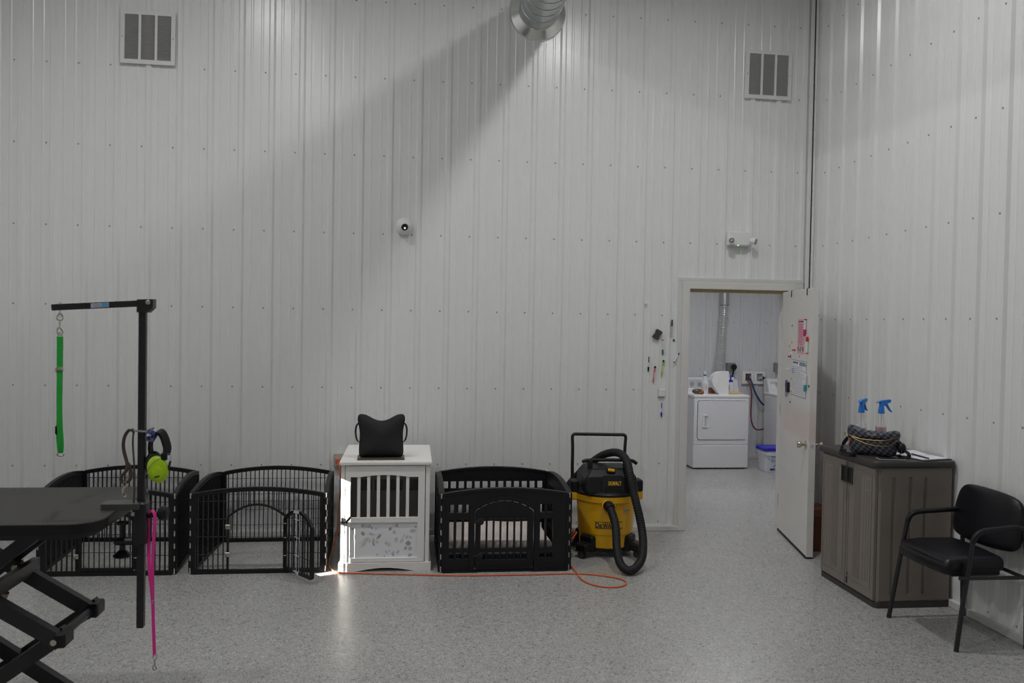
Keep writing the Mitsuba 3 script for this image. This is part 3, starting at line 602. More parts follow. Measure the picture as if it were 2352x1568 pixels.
fr = fr.difference(Polygon([(S0, 0.364), (S1, 0.364)] + list(zip(tx[::-1], tz[::-1])))).difference(sbox(S0, 0.088, S1, 0.331))
d = part(k, 'door', ext_xz(fr, YF - 0.004, YF + 0.020), CRATE, smooth=False)
for i in range(6):
    x = S0 + 0.0435 + i * 0.0655; part(d, 'slat', cb(x, x + 0.0225, YF + 0.002, YF + 0.014, 0.355, 0.658, 0.002), CRATE, smooth=False)
part(d, 'floral_panel', cb(S0 - 0.005, S1 + 0.005, YF + 0.010, YF + 0.016, 0.083, 0.336, 0.001), SHEET, 'white panel printed with grey green leaves and blue flowers', False)
def leaf(x, z, l, w, rot):
    t = np.linspace(0, 1, 9); a = np.stack([t * l, w * np.sin(math.pi * t ** 0.8)], 1); b = np.stack([t[::-1] * l, -w * np.sin(math.pi * t[::-1] ** 0.8)], 1)
    return affinity.translate(affinity.rotate(Polygon(np.vstack([a, b[1:-1]])), rot, origin=(0, 0)), x, z)
zf = lambda zy: (1309 - (1170 + zy / 10.45)) / 341.0             # floral print measured on the panel
xf = lambda zx: X0 + (790 + zx / 10.45 - 783) / 341.0
prints = {0: [], 1: [], 2: [], 3: [], 4: []}
for (x, y, l, w, r, c) in [(430, 500, 0.024, 0.009, -60, 2), (470, 310, 0.022, 0.008, 250, 1), (640, 330, 0.020, 0.007, 240, 1), (680, 380, 0.016, 0.006, 260, 1), (800, 400, 0.018, 0.006, 230, 4), (560, 330, 0.018, 0.009, 250, 3), (600, 540, 0.030, 0.006, -20, 0), (900, 570, 0.034, 0.007, 225, 2),
                           (720, 660, 0.034, 0.007, 262, 0), (700, 780, 0.018, 0.005, -60, 2), (620, 650, 0.036, 0.007, 200, 3), (590, 700, 0.040, 0.007, 215, 3), (540, 760, 0.036, 0.007, 225, 3), (630, 690, 0.018, 0.004, 260, 0), (800, 720, 0.016, 0.008, 270, 3), (1130, 400, 0.020, 0.008, 245, 2), (1230, 320, 0.022, 0.010, -50, 0), (1190, 480, 0.020, 0.009, -65, 0),
                           (1730, 490, 0.032, 0.010, 185, 0), (1750, 400, 0.012, 0.004, 180, 2), (1490, 690, 0.022, 0.006, 60, 4), (1560, 640, 0.018, 0.007, -20, 4), (1550, 860, 0.026, 0.014, 90, 2), (1600, 980, 0.024, 0.011, 95, 0), (1460, 960, 0.022, 0.008, 60, 1), (1540, 1100, 0.024, 0.008, 10, 1), (1180, 1110, 0.016, 0.007, 75, 1), (1330, 960, 0.024, 0.005, 240, 0), (1270, 640, 0.030, 0.009, 260, 3),
                           (1360, 800, 0.030, 0.006, 60, 3), (1050, 860, 0.022, 0.010, 60, 3), (1060, 800, 0.018, 0.008, 160, 4), (990, 970, 0.020, 0.004, -40, 4), (1110, 1000, 0.014, 0.004, 120, 4), (790, 1090, 0.012, 0.005, 60, 4), (240, 700, 0.026, 0.009, 80, 0), (240, 440, 0.014, 0.005, 170, 2), (205, 1130, 0.014, 0.005, 90, 4), (980, 1130, 0.008, 0.004, 90, 1), (1240, 1000, 0.024, 0.006, 200, 3), (1480, 560, 0.030, 0.004, 240, 3)]:
    prints[c].append(leaf(xf(x), zf(y), l * 1.4, w * 1.35, r))
area = sbox(S0, 0.089, S1, 0.330)
for c, ps in prints.items(): part(d, 'leaf_print', ext_xz(unary_union(ps).intersection(area), YF + 0.0088, YF + 0.0102), LEAFS[c], smooth=False)
part(d, 'stem_print', [bar((xf(a), YF + 0.0095, zf(b)), (xf(c), YF + 0.0095, zf(e)), 0.0012, 0.0014) for a, b, c, e in ((980, 510, 720, 580), (720, 580, 700, 760), (640, 650, 360, 800), (600, 690, 380, 900), (1150, 300, 1170, 420), (480, 560, 640, 540))], LEAFS[0], smooth=False)
part(k, 'latch', [cb(X0 + 0.006, X0 + 0.018, YF - 0.016, YF - 0.002, 0.330, 0.367, 0.003), tube(spl([(X0 + 0.010, YF - 0.014, 0.334), (X0 + 0.030, YF - 0.022, 0.336), (X0 + 0.050, YF - 0.022, 0.352), (X0 + 0.066, YF - 0.016, 0.372)], 12), np.linspace(0.005, 0.008, 12), 8), cb(X0 + 0.028, X0 + 0.046, YF - 0.018, YF - 0.004, 0.326, 0.342, 0.003)], BLK, 'black door latch')
# board and cushion on top
home(); at(-3.532, -0.862, 0.748, 2)
solo('board', cb(-0.160, 0.160, -0.085, 0.085, 0, 0.010, 0.002), mat('board_brown', (0.065, 0.045, 0.030), 0.4), 'thin dark brown board lying on the white crate under the black cushion', 'board', smooth=False)
ol = [(-0.140, 0.0), (-0.148, 0.03), (-0.146, 0.08), (-0.143, 0.13), (-0.145, 0.18), (-0.156, 0.235), (-0.158, 0.268), (-0.149, 0.284), (-0.130, 0.287), (-0.105, 0.281), (-0.070, 0.263), (-0.035, 0.247), (0.0, 0.241), (0.035, 0.247), (0.070, 0.263), (0.105, 0.281), (0.130, 0.287), (0.149, 0.283), (0.157, 0.265), (0.155, 0.235), (0.146, 0.18), (0.144, 0.13), (0.147, 0.08), (0.149, 0.03), (0.140, 0.0), (0.07, -0.004), (0, -0.005), (-0.07, -0.004)]
def puffy(ol, T_, yc, power=2.6, rings=14, n=140):
    b = spl([(x, 0, z) for x, z in ol], n, True)[:, [0, 2]]; c = np.array([np.mean(b[:, 0]), 0.5 * (b[:, 1].min() + b[:, 1].max()) - 0.02]); V, F = [], []
    ss = np.sin(np.linspace(0, 1, rings + 1)[1:] * math.pi / 2)
    for sgn in (-1, 1):
        base = len(V); V.append((c[0], yc + sgn * T_, c[1]))
        for s in ss:
            for q in b: V.append((c[0] + (q[0] - c[0]) * s, yc + sgn * T_ * (1 - s ** power) ** 0.5, c[1] + (q[1] - c[1]) * s))
        for j in range(n): F.append([base, base + 1 + j, base + 1 + (j + 1) % n][::sgn])
        for r in range(rings - 1):
            for j in range(n):
                a, a2 = base + 1 + r * n + j, base + 1 + r * n + (j + 1) % n; F += [[a, a + n, a2 + n][::sgn], [a, a2 + n, a2][::sgn]]
    m = trimesh.Trimesh(np.array(V), F, process=True, validate=True); m.merge_vertices(); m.fix_normals(); return m
k = thing('cushion', 'black cushion with a dipped top and side loops standing on the white crate', 'cushion')
cm = puffy(ol, 0.062, 0.0); cm.apply_translation((0, 0, 0.019)); cm.vertices[:, 1] += ((meshkit.fbm(cm.vertices * 22, 3) - 0.5) * 0.008); part(k, 'body', cm, CLOTHB, smooth=True)
part(k, 'piping', tube(spl([(x * 1.004, 0, z + 0.016) for x, z in ol], 120, True), 0.0035, 6, True), CLOTHB, smooth=True)
for s in (-1, 1): part(k, 'loop', strap(spl([(s * 0.152, 0.0, 0.245), (s * 0.166, -0.004, 0.232), (s * 0.175, -0.006, 0.19), (s * 0.170, -0.006, 0.145), (s * 0.158, -0.004, 0.118), (s * 0.143, 0, 0.112)], 24), (s * 0.35, 0.9, 0), 0.022, 0.005), CLOTHB)
home()
# ------------------------------------------------------------------ wall outlet and orange extension cord
k = thing('outlet_box', 'small metal outlet box low on the ribbed wall behind the white crate', 'outlet')
part(k, 'box', cb(-3.928, -3.838, -0.045, 0, 0.545, 0.645, 0.004), NICKEL, smooth=False)
part(k, 'cover', cb(-3.922, -3.844, -0.048, -0.044, 0.551, 0.639, 0.001), GREYP, smooth=False)
k = thing('extension_cord', 'orange extension cord running along the floor in front of the white crate', 'extension cord')
fl = [(-3.80, -1.02), (-3.70, -1.045), (-3.588, -1.062), (-3.298, -1.103), (-3.009, -1.141), (-2.717, -1.15), (-2.421, -1.15), (-2.182, -1.155), (-2.015, -1.215), (-1.928, -1.287), (-1.907, -1.353), (-1.951, -1.432), (-2.043, -1.452), (-2.132, -1.402), (-2.190, -1.288), (-2.198, -1.160), (-2.205, -0.961)]
zz = [0.006] * len(fl); zz[-2] = 0.015; zz[-3] = 0.008
path = [(-3.893, -0.075, 0.595), (-3.872, -0.10, 0.50), (-3.868, -0.16, 0.33), (-3.852, -0.45, 0.20), (-3.860, -0.72, 0.10), (-3.872, -0.90, 0.02)] + [(x, y, z) for (x, y), z in zip(fl, zz)] + [(-2.205, -0.86, 0.02), (-2.212, -0.80, 0.10), (-2.200, -0.78, 0.16), (-2.17, -0.78, 0.20), (-2.15, -0.74, 0.21), (-2.19, -0.70, 0.15), (-2.215, -0.72, 0.07), (-2.18, -0.79, 0.11), (-2.14, -0.78, 0.17), (-2.12, -0.72, 0.18), (-2.17, -0.67, 0.12), (-2.215, -0.72, 0.10), (-2.19, -0.80, 0.135), (-2.13, -0.79, 0.19)]
part(k, 'cable', tube(spl(path, 420), 0.0052, 8), ORANGE, smooth=True)
part(k, 'plug', [rb(-3.912, -3.874, -0.085, -0.046, 0.580, 0.618, 0.010), cyl((-3.893, -0.07, 0.60), (-3.891, -0.085, 0.56), 0.010, 10)], ORANGE, 'orange plug')
solo('cord_tag', cb(-3.878, -3.862, -0.132, -0.129, 0.39, 0.46, 0.0008), STICK, 'small white tag wrapped on the orange cord beside the white crate', 'tag', smooth=False)
# ------------------------------------------------------------------ wet and dry vacuum
at(-1.875, -0.60, 0)
k = thing('shop_vacuum', 'yellow and black wheeled shop vacuum with a long black hose by the wall', 'vacuum cleaner')
drum = lathe([(0, 0.062), (0.178, 0.062), (0.192, 0.075), (0.198, 0.17), (0.204, 0.172), (0.214, 0.36), (0.217, 0.405), (0.232, 0.410), (0.236, 0.452), (0.225, 0.456), (0, 0.456)], 72)
part(k, 'drum', drum, YEL)
for s in (-1, 1):
    part(k, 'latch', [rb(s * 0.245 - 0.028, s * 0.245 + 0.028, -0.05, 0.05, 0.40, 0.462, 0.010)], YEL)
    part(k, 'latch_clip', rb(s * 0.243 - 0.030, s * 0.243 + 0.030, -0.055, 0.055, 0.455, 0.545, 0.016), BLK)
part(k, 'lid', lathe([(0, 0.456), (0.238, 0.456), (0.238, 0.468), (0.226, 0.482), (0.19, 0.50), (0, 0.50)], 64), BLK)
hd = trimesh.convex.convex_hull(np.vstack([trimesh.creation.icosphere(2, 0.035).vertices + p for p in [(sx * 0.165, sy, 0.49) for sx in (-1, 1) for sy in (-0.165, 0.15)] + [(sx * 0.132, sy, 0.612) for sx in (-1, 1) for sy in (-0.115, 0.11)] + [(sx * 0.156, sy, 0.575) for sx in (-1, 1) for sy in (-0.150, 0.14)]]))
h = part(k, 'motor_head', hd, BLK, smooth=40)
Rf = trimesh.transformations.rotation_matrix(math.radians(-13), (1, 0, 0), (0, -0.18, 0.53))
fp = ext_xz(rrect(-0.075, 0.085, 0.470, 0.602, 0.022), -0.200, -0.165); fp.apply_transform(Rf); part(h, 'front_panel', fp, BLK2, smooth=False)
gr = [cb(-0.060, 0.072, -0.204, -0.198, 0.480 + 0.012 * i, 0.485 + 0.012 * i, 0.001) for i in range(4)]
for g in gr: g.apply_transform(Rf)
part(h, 'grille_bars', gr, BLK, smooth=False)
t = front_text('DEWALT', 0.026, -0.030, 0.532, -0.2005, 0.003, True, 0.094); t.apply_transform(Rf); part(h, 'lettering', t, YELP, 'yellow capital lettering', False)
sw = rb(-0.028, 0.026, -0.175, -0.150, 0.628, 0.650, 0.009); sw.apply_transform(trimesh.transformations.rotation_matrix(math.radians(8), (0, 1, 0), (0, -0.16, 0.64))); part(h, 'switch', sw, YEL, 'yellow switch')
part(h, 'switch_plate', rb(-0.034, 0.032, -0.168, -0.13, 0.615, 0.652, 0.010), BLK2)
part(k, 'carry_handle', [tube(spl([(-0.205, -0.10, 0.690), (-0.18, -0.10, 0.700), (-0.10, -0.10, 0.704), (0, -0.10, 0.704), (0.12, -0.10, 0.702), (0.175, -0.10, 0.696), (0.205, -0.10, 0.676)], 30), 0.0125, 12)], BLK)
for s in (-0.145, 0.125): part(k, 'handle_post', rb(s - 0.018, s + 0.018, -0.115, -0.06, 0.58, 0.705, 0.010), BLK)
part(k, 'push_handle', tube(np.vstack([[(-0.205, 0.245, 0.42)], spl([(-0.209, 0.25, 0.60), (-0.211, 0.25, 0.80), (-0.211, 0.25, 0.833), (-0.200, 0.25, 0.846), (-0.170, 0.25, 0.848)], 20), spl([(0.170, 0.25, 0.843), (0.200, 0.25, 0.840), (0.210, 0.25, 0.826), (0.209, 0.25, 0.79), (0.205, 0.25, 0.60)], 20), [(0.20, 0.245, 0.42)]]), 0.0125, 12), BLKM)
for s in (-1, 1): part(k, 'handle_socket', rb(s * 0.205 - 0.026, s * 0.205 + 0.026, 0.205, 0.27, 0.38, 0.50, 0.012), BLK)
part(k, 'base', [lathe([(0, 0.045), (0.19, 0.045), (0.19, 0.066), (0, 0.066)], 40)], BLK)
for ang in (-142, -38, 142, 38):
    c, s = math.cos(math.radians(ang)), math.sin(math.radians(ang)); R = trimesh.transformations.rotation_matrix(math.radians(ang), (0, 0, 1))
    f = rb(0.150, 0.285, -0.050, 0.050, 0.060, 0.125, 0.018); f.vertices[:, 2] -= np.clip(f.vertices[:, 0] - 0.18, 0, 1) * 0.20; f2 = rb(0.150, 0.225, -0.062, 0.062, 0.040, 0.160, 0.02)
    for m in (f, f2): m.apply_transform(R)
    ft = part(k, 'foot', [f, f2], BLK, smooth=40)
    wc = np.array([c * 0.262, s * 0.262]); tdir = np.array([-s, c]) if ang != -142 else np.array([c, s])
    wh = [cyl((*(wc + tdir * o), 0.026), (*(wc + tdir * (o + 0.016)), 0.026), 0.026, 20) for o in (-0.020, 0.004)]
    part(ft, 'caster', wh + [cyl((*wc, 0.03), (*wc, 0.075), 0.008, 10)], CASTER, 'grey black caster')
def bent(s, height, ang0, z, R, width):
    m = meshkit.text_mesh(s, height, 0.002, True); m.apply_scale([width / m.extents[0], 1, 1]); m = m.subdivide().subdivide(); v = m.vertices.copy()
    a = math.radians(ang0) + (v[:, 0] - v[:, 0].min()) / R; r = R + 0.0004 + v[:, 2]; m.vertices = np.stack([np.cos(a) * r, np.sin(a) * r, z + v[:, 1]], 1); return m
part(k, 'drum_lettering', [bent('D', 0.033, -123, 0.228, 0.208, 0.028), bent('E', 0.024, -114.5, 0.228, 0.208, 0.020), bent('WALT', 0.033, -108.0, 0.228, 0.208, 0.105)], INK, 'black capital lettering on the drum', False)
def band(a0, a1, z0, z1, R):
    a = np.radians(np.linspace(a0, a1, 16)); return strap(np.stack([np.cos(a) * (R + 0.001), np.sin(a) * (R + 0.001), np.full(16, (z0 + z1) / 2)], 1), (0, 0, 1), z1 - z0, 0.0016)
part(k, 'drum_outline', [band(-124, -66, 0.266, 0.2695, 0.2085), band(-124, -66, 0.2205, 0.224, 0.207)], INK, smooth=False)
part(k, 'drum_label', [band(-66, -62, 0.338, 0.354, 0.2125), band(-61, -56, 0.338, 0.354, 0.2125), band(-55, -49, 0.340, 0.354, 0.2125), band(-66, -50, 0.326, 0.329, 0.2115)], INKG, smooth=False)
part(k, 'inlet_boss', [lathe([(0.043, 0.232), (0.050, 0.228), (0.052, 0.19), (0.043, 0.19)], 28).apply_transform(np.array([[1, 0, 0, -0.030], [0, 0, -1, 0], [0, 1, 0, 0.392], [0, 0, 0, 1.0]]))], YEL)
home()
hose = spl([(-1.907, -0.80, 0.395), (-1.905, -0.835, 0.392), (-1.895, -0.885, 0.355), (-1.888, -0.97, 0.274), (-1.899, -1.05, 0.173), (-1.903, -1.12, 0.100), (-1.886, -1.175, 0.052), (-1.843, -1.20, 0.034), (-1.787, -1.17, 0.050), (-1.731, -1.10, 0.092), (-1.704, -1.03, 0.168), (-1.698, -0.97, 0.256), (-1.716, -0.92, 0.385), (-1.736, -0.87, 0.499), (-1.751, -0.82, 0.616), (-1.761, -0.735, 0.713), (-1.790, -0.65, 0.745), (-1.825, -0.55, 0.735), (-1.873, -0.46, 0.700), (-1.932, -0.39, 0.640), (-2.006, -0.315, 0.549), (-2.079, -0.26, 0.446), (-2.115, -0.235, 0.36), (-2.13, -0.21, 0.28)], 900)
rr = 0.0290 + 0.0008 * np.sin(np.arange(900) * 2 * math.pi / 6.0)
part(k, 'hose', tube(hose, rr, 14), BLK2, 'long corrugated black hose', smooth=True)
part(k, 'hose_cuff', tube(hose[:36:5], 0.036, 18), BLK)
# ------------------------------------------------------------------ taupe storage cabinet
k = thing('storage_cabinet', 'taupe resin storage cabinet with a dark top between the open door and the black chair', 'cabinet')
part(k, 'body', ext_z(rrect(-0.505, -0.022, -1.936, -1.268, 0.03), 0.03, 0.862), TAUPE)
part(k, 'base', ext_z(rrect(-0.516, -0.018, -1.948, -1.258, 0.035), 0.0, 0.034), TAUPED)
tp = trimesh.convex.convex_hull(np.vstack([np.c_[np.array(rrect(-0.548 + i, -0.012, -1.965 + i, -1.245 - i, 0.035).exterior.coords), np.full(len(rrect(-0.548 + i, -0.012, -1.965 + i, -1.245 - i, 0.035).exterior.coords), z)] for i, z in ((0.004, 0.860), (0, 0.866), (0, 0.890), (0.006, 0.898))]))
part(k, 'top', tp, TAUPED, smooth=30)
sd = sbox(-0.492, 0.045, -0.032, 0.855)
for x in (-0.412, -0.302, -0.205): sd = sd.difference(rrect(x - 0.011, x + 0.011, 0.08, 0.80, 0.008))
part(k, 'side_panel', ext_xz(sd, -1.944, -1.934), TAUPE, smooth=False)
for y0, y1, hy, sy, ry in ((-1.597, -1.283, -1.577, (-1.50, -1.425), (-1.395, -1.36, -1.325)), (-1.925, -1.607, -1.648, (-1.775, -1.70), (-1.81, -1.84, -1.87))):
    dm = trimesh.convex.convex_hull(np.array([(x, y, z) for x, i in ((-0.503, 0), (-0.520, 0.0), (-0.526, 0.008)) for y in (y0 + i, y1 - i) for z in (0.042 + i, 0.852 - i)]))
    d = part(k, 'door', dm, TAUPE, smooth=False)
    part(d, 'hex_strip', cb(-0.5285, -0.524, sy[0], sy[1], 0.13, 0.785, 0.001), HEX, 'strip of small hexagon relief', False)
    out = sbox(y0 + 0.022, 0.105, y1 - 0.022, 0.805); part(d, 'raised_frame', ext_yz(out.difference(out.buffer(-0.006)).difference(sbox(hy - 0.05, 0.70, hy + 0.05, 0.9)), -0.5295, -0.524), TAUPE, smooth=False)
    for y in ry: part(d, 'raised_rib', cb(-0.5290, -0.524, y - 0.006, y + 0.006, 0.14, 0.775, 0.003), TAUPE, smooth=False)
    part(d, 'handle', ext_yz(sbox(hy - 0.033, 0.706, hy + 0.033, 0.812).difference(sbox(hy - 0.027, 0.713, hy + 0.027, 0.806)), -0.533, -0.522), TAUPED, 'dark recessed pull', False)
    part(d, 'handle_recess', cb(-0.5275, -0.522, hy - 0.028, hy + 0.028, 0.712, 0.807, 0.001), BLK2, smooth=False)
part(k, 'bottom_slot', cb(-0.5285, -0.522, -1.640, -1.626, 0.062, 0.136, 0.001), BLK2, 'dark latch slot', False)
for y in (-1.845, -1.885): part(k, 'screw', cyl((-0.526, y, 0.700), (-0.529, y, 0.700), 0.006, 10), NICKEL)
# things on the cabinet top
CT = 0.8985
at(-0.408, -1.706, CT, -40)
ax = np.array([math.cos(math.radians(-40)), math.sin(math.radians(-40))])
def check_col(p, n, uv):
    u = (p.x + 0.408) * float(ax[0]) + (p.y + 1.706) * float(ax[1]); v = (p.z - CT)
    a = dr.floor(u / 0.0185 + 0.35 * v / 0.0185) + dr.floor(v / 0.0165 + 100.0)
    odd = a - 2 * dr.floor(a * 0.5)
    t = 0.75 + 0.5 * noise(p.x * 900, p.y * 900, p.z * 900)
    return dr.select(odd > 0.5, mi.Color3f(0.080, 0.082, 0.108) * t, mi.Color3f(0.012, 0.012, 0.022) * t)
CHECK = mat('check_bag', proc(check_col), 0.5)
k = thing('bag', 'small navy and grey chequered bag with a gold zip on the taupe cabinet', 'bag')
bol = [(-0.125, 0.0), (-0.14, 0.02), (-0.152, 0.07), (-0.155, 0.12), (-0.148, 0.14), (-0.10, 0.142), (0, 0.134), (0.08, 0.132), (0.135, 0.138), (0.148, 0.12), (0.146, 0.07), (0.135, 0.02), (0.12, 0.0), (0.05, -0.004), (-0.05, -0.004)]
bm = puffy(bol, 0.066, 0.0, 3.5, 12, 110); bm.vertices[:, 1] += (meshkit.fbm(bm.vertices * 16, 3) - 0.5) * 0.014; bm.vertices[:, 2] += 0.006; part(k, 'body', bm, CHECK, smooth=True)
fo = [(-0.15, 0.112), (-0.158, 0.14), (-0.152, 0.178), (-0.135, 0.182), (-0.10, 0.166), (-0.04, 0.154), (0.03, 0.152), (0.09, 0.154), (0.125, 0.164), (0.148, 0.158), (0.156, 0.135), (0.150, 0.116), (0.09, 0.110), (0.0, 0.108), (-0.08, 0.112)]
fm = puffy(fo, 0.072, -0.004, 3.0, 8, 110); fm.vertices[:, 1] += (meshkit.fbm(fm.vertices * 20, 3) - 0.5) * 0.012; part(k, 'flap', fm, CHECK, smooth=True)
part(k, 'zip', tube(spl([(-0.135, -0.050, 0.122), (-0.08, -0.071, 0.108), (0.0, -0.076, 0.103), (0.08, -0.070, 0.108), (0.14, -0.045, 0.125)], 40), 0.0028, 6), BRASS, 'gold zip')
part(k, 'zip', tube(spl([(-0.12, -0.058, 0.112), (-0.06, -0.074, 0.086), (0.03, -0.078, 0.070), (0.10, -0.066, 0.076), (0.142, -0.035, 0.108)], 40), 0.0022, 6), BRASS, 'gold zip')
part(k, 'strap', strap(spl([(-0.15, -0.02, 0.10), (-0.175, -0.035, 0.06), (-0.180, -0.05, 0.015), (-0.145, -0.075, 0.004), (-0.09, -0.09, 0.004), (-0.10, -0.13, 0.004), (-0.16, -0.12, 0.006), (-0.19, -0.075, 0.012), (-0.15, -0.065, 0.022)], 60), (0.3, 0.2, 1), 0.022, 0.003), BLK, 'black strap')
part(k, 'strap', [strap(spl([(0.145, -0.01, 0.10), (0.168, -0.02, 0.075), (0.165, -0.035, 0.03), (0.150, -0.03, 0.015), (0.185, -0.02, 0.006), (0.205, 0.01, 0.02), (0.18, 0.02, 0.04), (0.155, 0.0, 0.045)], 50), (0.4, 1, 0.4), 0.024, 0.004), ell((0.165, -0.015, 0.06), (0.026, 0.022, 0.034), 2)], BLK, 'black strap')
part(k, 'pull_tab', cb(-0.142, -0.132, -0.056, -0.052, 0.068, 0.102, 0.001), mat('tag_orange', (0.45, 0.17, 0.08), 0.5), 'orange pull tab', False)
part(k, 'ring', ring3((-0.158, -0.03, 0.125), 0.012, 0.003, 'y'), BRASS)
home()
def spray(x, y, rz, liquid, lz, label, key=None):
    at(x, y, CT, rz); s = 1 / 2260.0
    k = thing('spray_bottle', label, 'spray bottle')
    part(k, 'bottle', lathe([(0, 0.001), (0.031, 0.001), (0.034, 0.006), (0.034, 0.160), (0.031, 0.172), (0.021, 0.192), (0.0165, 0.212), (0.0165, 0.250)], 32), 'mat_clear', smooth=True)
    part(k, 'liquid', lathe([(0, 0.003), (0.030, 0.003), (0.0325, 0.008), (0.0325, lz), (0, lz)], 32), liquid)
    part(k, 'collar', lathe([(0.0, 0.248), (0.0195, 0.248), (0.0200, 0.254), (0.0190, 0.270), (0.0115, 0.315), (0, 0.318)], 28), BLUE, 'blue trigger head')
    P = lambda a: [((zx - 1065) * s, 0.252 + (365 - zy) * s) for zx, zy in a]
    hd = Polygon(P([(1048, 262), (1040, 205), (985, 214), (1055, 186), (1120, 178), (1198, 168), (1212, 188), (1190, 214), (1150, 222), (1120, 250), (1096, 262)]))
    tr = Polygon(P([(1110, 240), (1150, 222), (1182, 275), (1212, 325), (1245, 352), (1225, 350), (1190, 322), (1155, 272)]))
    part(k, 'nozzle_head', ext_xz(hd.buffer(0.001), -0.010, 0.010), BLUE); part(k, 'trigger', ext_xz(tr.buffer(0.001), -0.006, 0.006), BLUE)
    part(k, 'dip_tube', cyl((0.003, 0, 0.02), (0, 0, 0.25), 0.002, 6), GREYP)
    home()
spray(-0.378, -1.50, 35, CLEARL, 0.150, 'clear spray bottle with a blue trigger head, left of the two behind the chequered bag')
spray(-0.268, -1.55, 5, PINKL, 0.160, 'spray bottle of pink liquid with a blue trigger head behind the chequered bag')
at(-0.150, -1.775, CT)
solo('clipboard', ext_z(affinity.rotate(rrect(-0.118, 0.112, -0.160, 0.150, 0.006), 14), 0.0, 0.004), NAVY, 'dark navy clipboard under the papers on the taupe cabinet', 'clipboard', smooth=False)
solo('paper_sheet', ext_z(affinity.translate(affinity.rotate(sbox(-0.105, -0.135, 0.105, 0.142), 12), 0.006, 0.000), 0.0045, 0.0062), PAPER, 'white paper sheet on the clipboard on the taupe cabinet', 'paper', smooth=False)
solo('paper_sheet', ext_z(affinity.translate(affinity.rotate(sbox(-0.09, -0.11, 0.05, 0.11), -8), 0.055, 0.12), 0.0066, 0.0078), PAPER, 'white loose paper sheet at the wall side of the taupe cabinet top', 'paper', smooth=False)
solo('pen', cyl((-0.022, 0.030, 0.0125), (-0.016, -0.135, 0.0105), 0.0042, 10), INK, 'dark pen lying on the white paper on the taupe cabinet', 'pen')
home()
at(-0.405, -1.895, CT, -10)
k = thing('phone', 'dark phone with a pale edge lying at the front corner of the taupe cabinet', 'phone')
part(k, 'case', cb(-0.078, 0.078, -0.036, 0.036, 0, 0.009, 0.003), INKG, smooth=False); part(k, 'screen', cb(-0.074, 0.074, -0.032, 0.032, 0.008, 0.0096, 0.0005), BLK, smooth=False)
home()
k = thing('cardboard_box', 'rusty orange box on the floor between the open door and the taupe cabinet', 'box')
part(k, 'carton', cb(-0.33, -0.12, -0.70, -0.46, 0.001, 0.31, 0.003), mat('rust_card', (0.11, 0.030, 0.014), 0.7), smooth=False); part(k, 'lid', cb(-0.333, -0.117, -0.703, -0.457, 0.27, 0.318, 0.003), mat('rust_card_dark', (0.16, 0.055, 0.035), 0.7), smooth=False)
# ------------------------------------------------------------------ black guest chair
k = thing('guest_chair', 'black vinyl armchair with steel legs beside the taupe cabinet against the right wall', 'chair')
st = rb(-0.505, -0.160, -2.600, -2.150, 0.405, 0.492, 0.040, 3).subdivide().subdivide(); v = st.vertices
front = np.clip((v[:, 0] + 0.40) / -0.1, 0, 1); v[:, 2] -= 0.018 * front ** 2; v[:, 0] -= 0.025 * np.cos((v[:, 1] + 2.37) / 0.215 * 1.3) * front; v[:, 2] += 0.010 * (v[:, 2] > 0.46) * np.cos((v[:, 1] + 2.37) / 0.215 * 1.4); st.vertices = v
part(k, 'seat', st, LEATHER, smooth=True)
part(k, 'seat_base', rb(-0.47, -0.185, -2.585, -2.165, 0.388, 0.42, 0.012), BLK)
bp = Polygon([(-2.615, 0.60), (-2.595, 0.53), (-2.53, 0.506), (-2.33, 0.498), (-2.13, 0.506), (-2.075, 0.53), (-2.055, 0.60), (-2.065, 0.70), (-2.10, 0.772), (-2.18, 0.803), (-2.33, 0.812), (-2.49, 0.803), (-2.575, 0.772), (-2.605, 0.70)])
pf = puffy([(a, b) for a, b in np.array(bp.exterior.coords)[:-1]], 0.034, 0.0, 5.0, 14, 120)
v = pf.vertices.copy(); bk = np.stack([-0.095 + 0.16 * (v[:, 2] - 0.64) + v[:, 1] - 0.05 * np.cos((v[:, 0] + 2.335) / 0.28 * 1.3) + 0.03, v[:, 0], v[:, 2]], 1); pf.vertices = bk; pf.fix_normals()
part(k, 'backrest', pf, LEATHER, smooth=True)
for nm, A in (('far', [(-0.515, -2.095, 0.0), (-0.480, -2.108, 0.25), (-0.452, -2.122, 0.46), (-0.436, -2.130, 0.575), (-0.420, -2.134, 0.612), (-0.385, -2.137, 0.632), (-0.30, -2.14, 0.640), (-0.16, -2.14, 0.648), (-0.10, -2.14, 0.650)]),
              ('near', [(-0.448, -2.610, 0.0), (-0.425, -2.620, 0.25), (-0.402, -2.630, 0.46), (-0.390, -2.636, 0.585), (-0.374, -2.640, 0.622), (-0.335, -2.642, 0.645), (-0.25, -2.642, 0.655), (-0.14, -2.640, 0.662), (-0.095, -2.638, 0.640), (-0.078, -2.634, 0.58)])):
    part(k, 'front_leg', tube(spl(A[:4], 20), 0.0125, 12), BLKM); part(k, 'armrest', tube(spl(A[3:], 40), 0.0145, 12), BLK)
    y = A[0][1]; part(k, 'rear_leg', tube(spl([(-0.100, y - 0.035, 0.645), (-0.082, y - 0.03, 0.50), (-0.058, y - 0.01, 0.20), (-0.045, y, 0.0)], 20), 0.0125, 12), BLKM)
    part(k, 'seat_rail', tube(np.array([(-0.455, A[2][1], 0.395), (-0.075, y - 0.02, 0.392)]), 0.010, 10), BLKM)
part(k, 'cross_rail', tube(np.array([(-0.40, -2.63, 0.392), (-0.44, -2.12, 0.392)]), 0.010, 10), BLKM)
part(k, 'cross_rail', tube(np.array([(-0.08, -2.63, 0.390), (-0.08, -2.12, 0.390)]), 0.010, 10), BLKM)
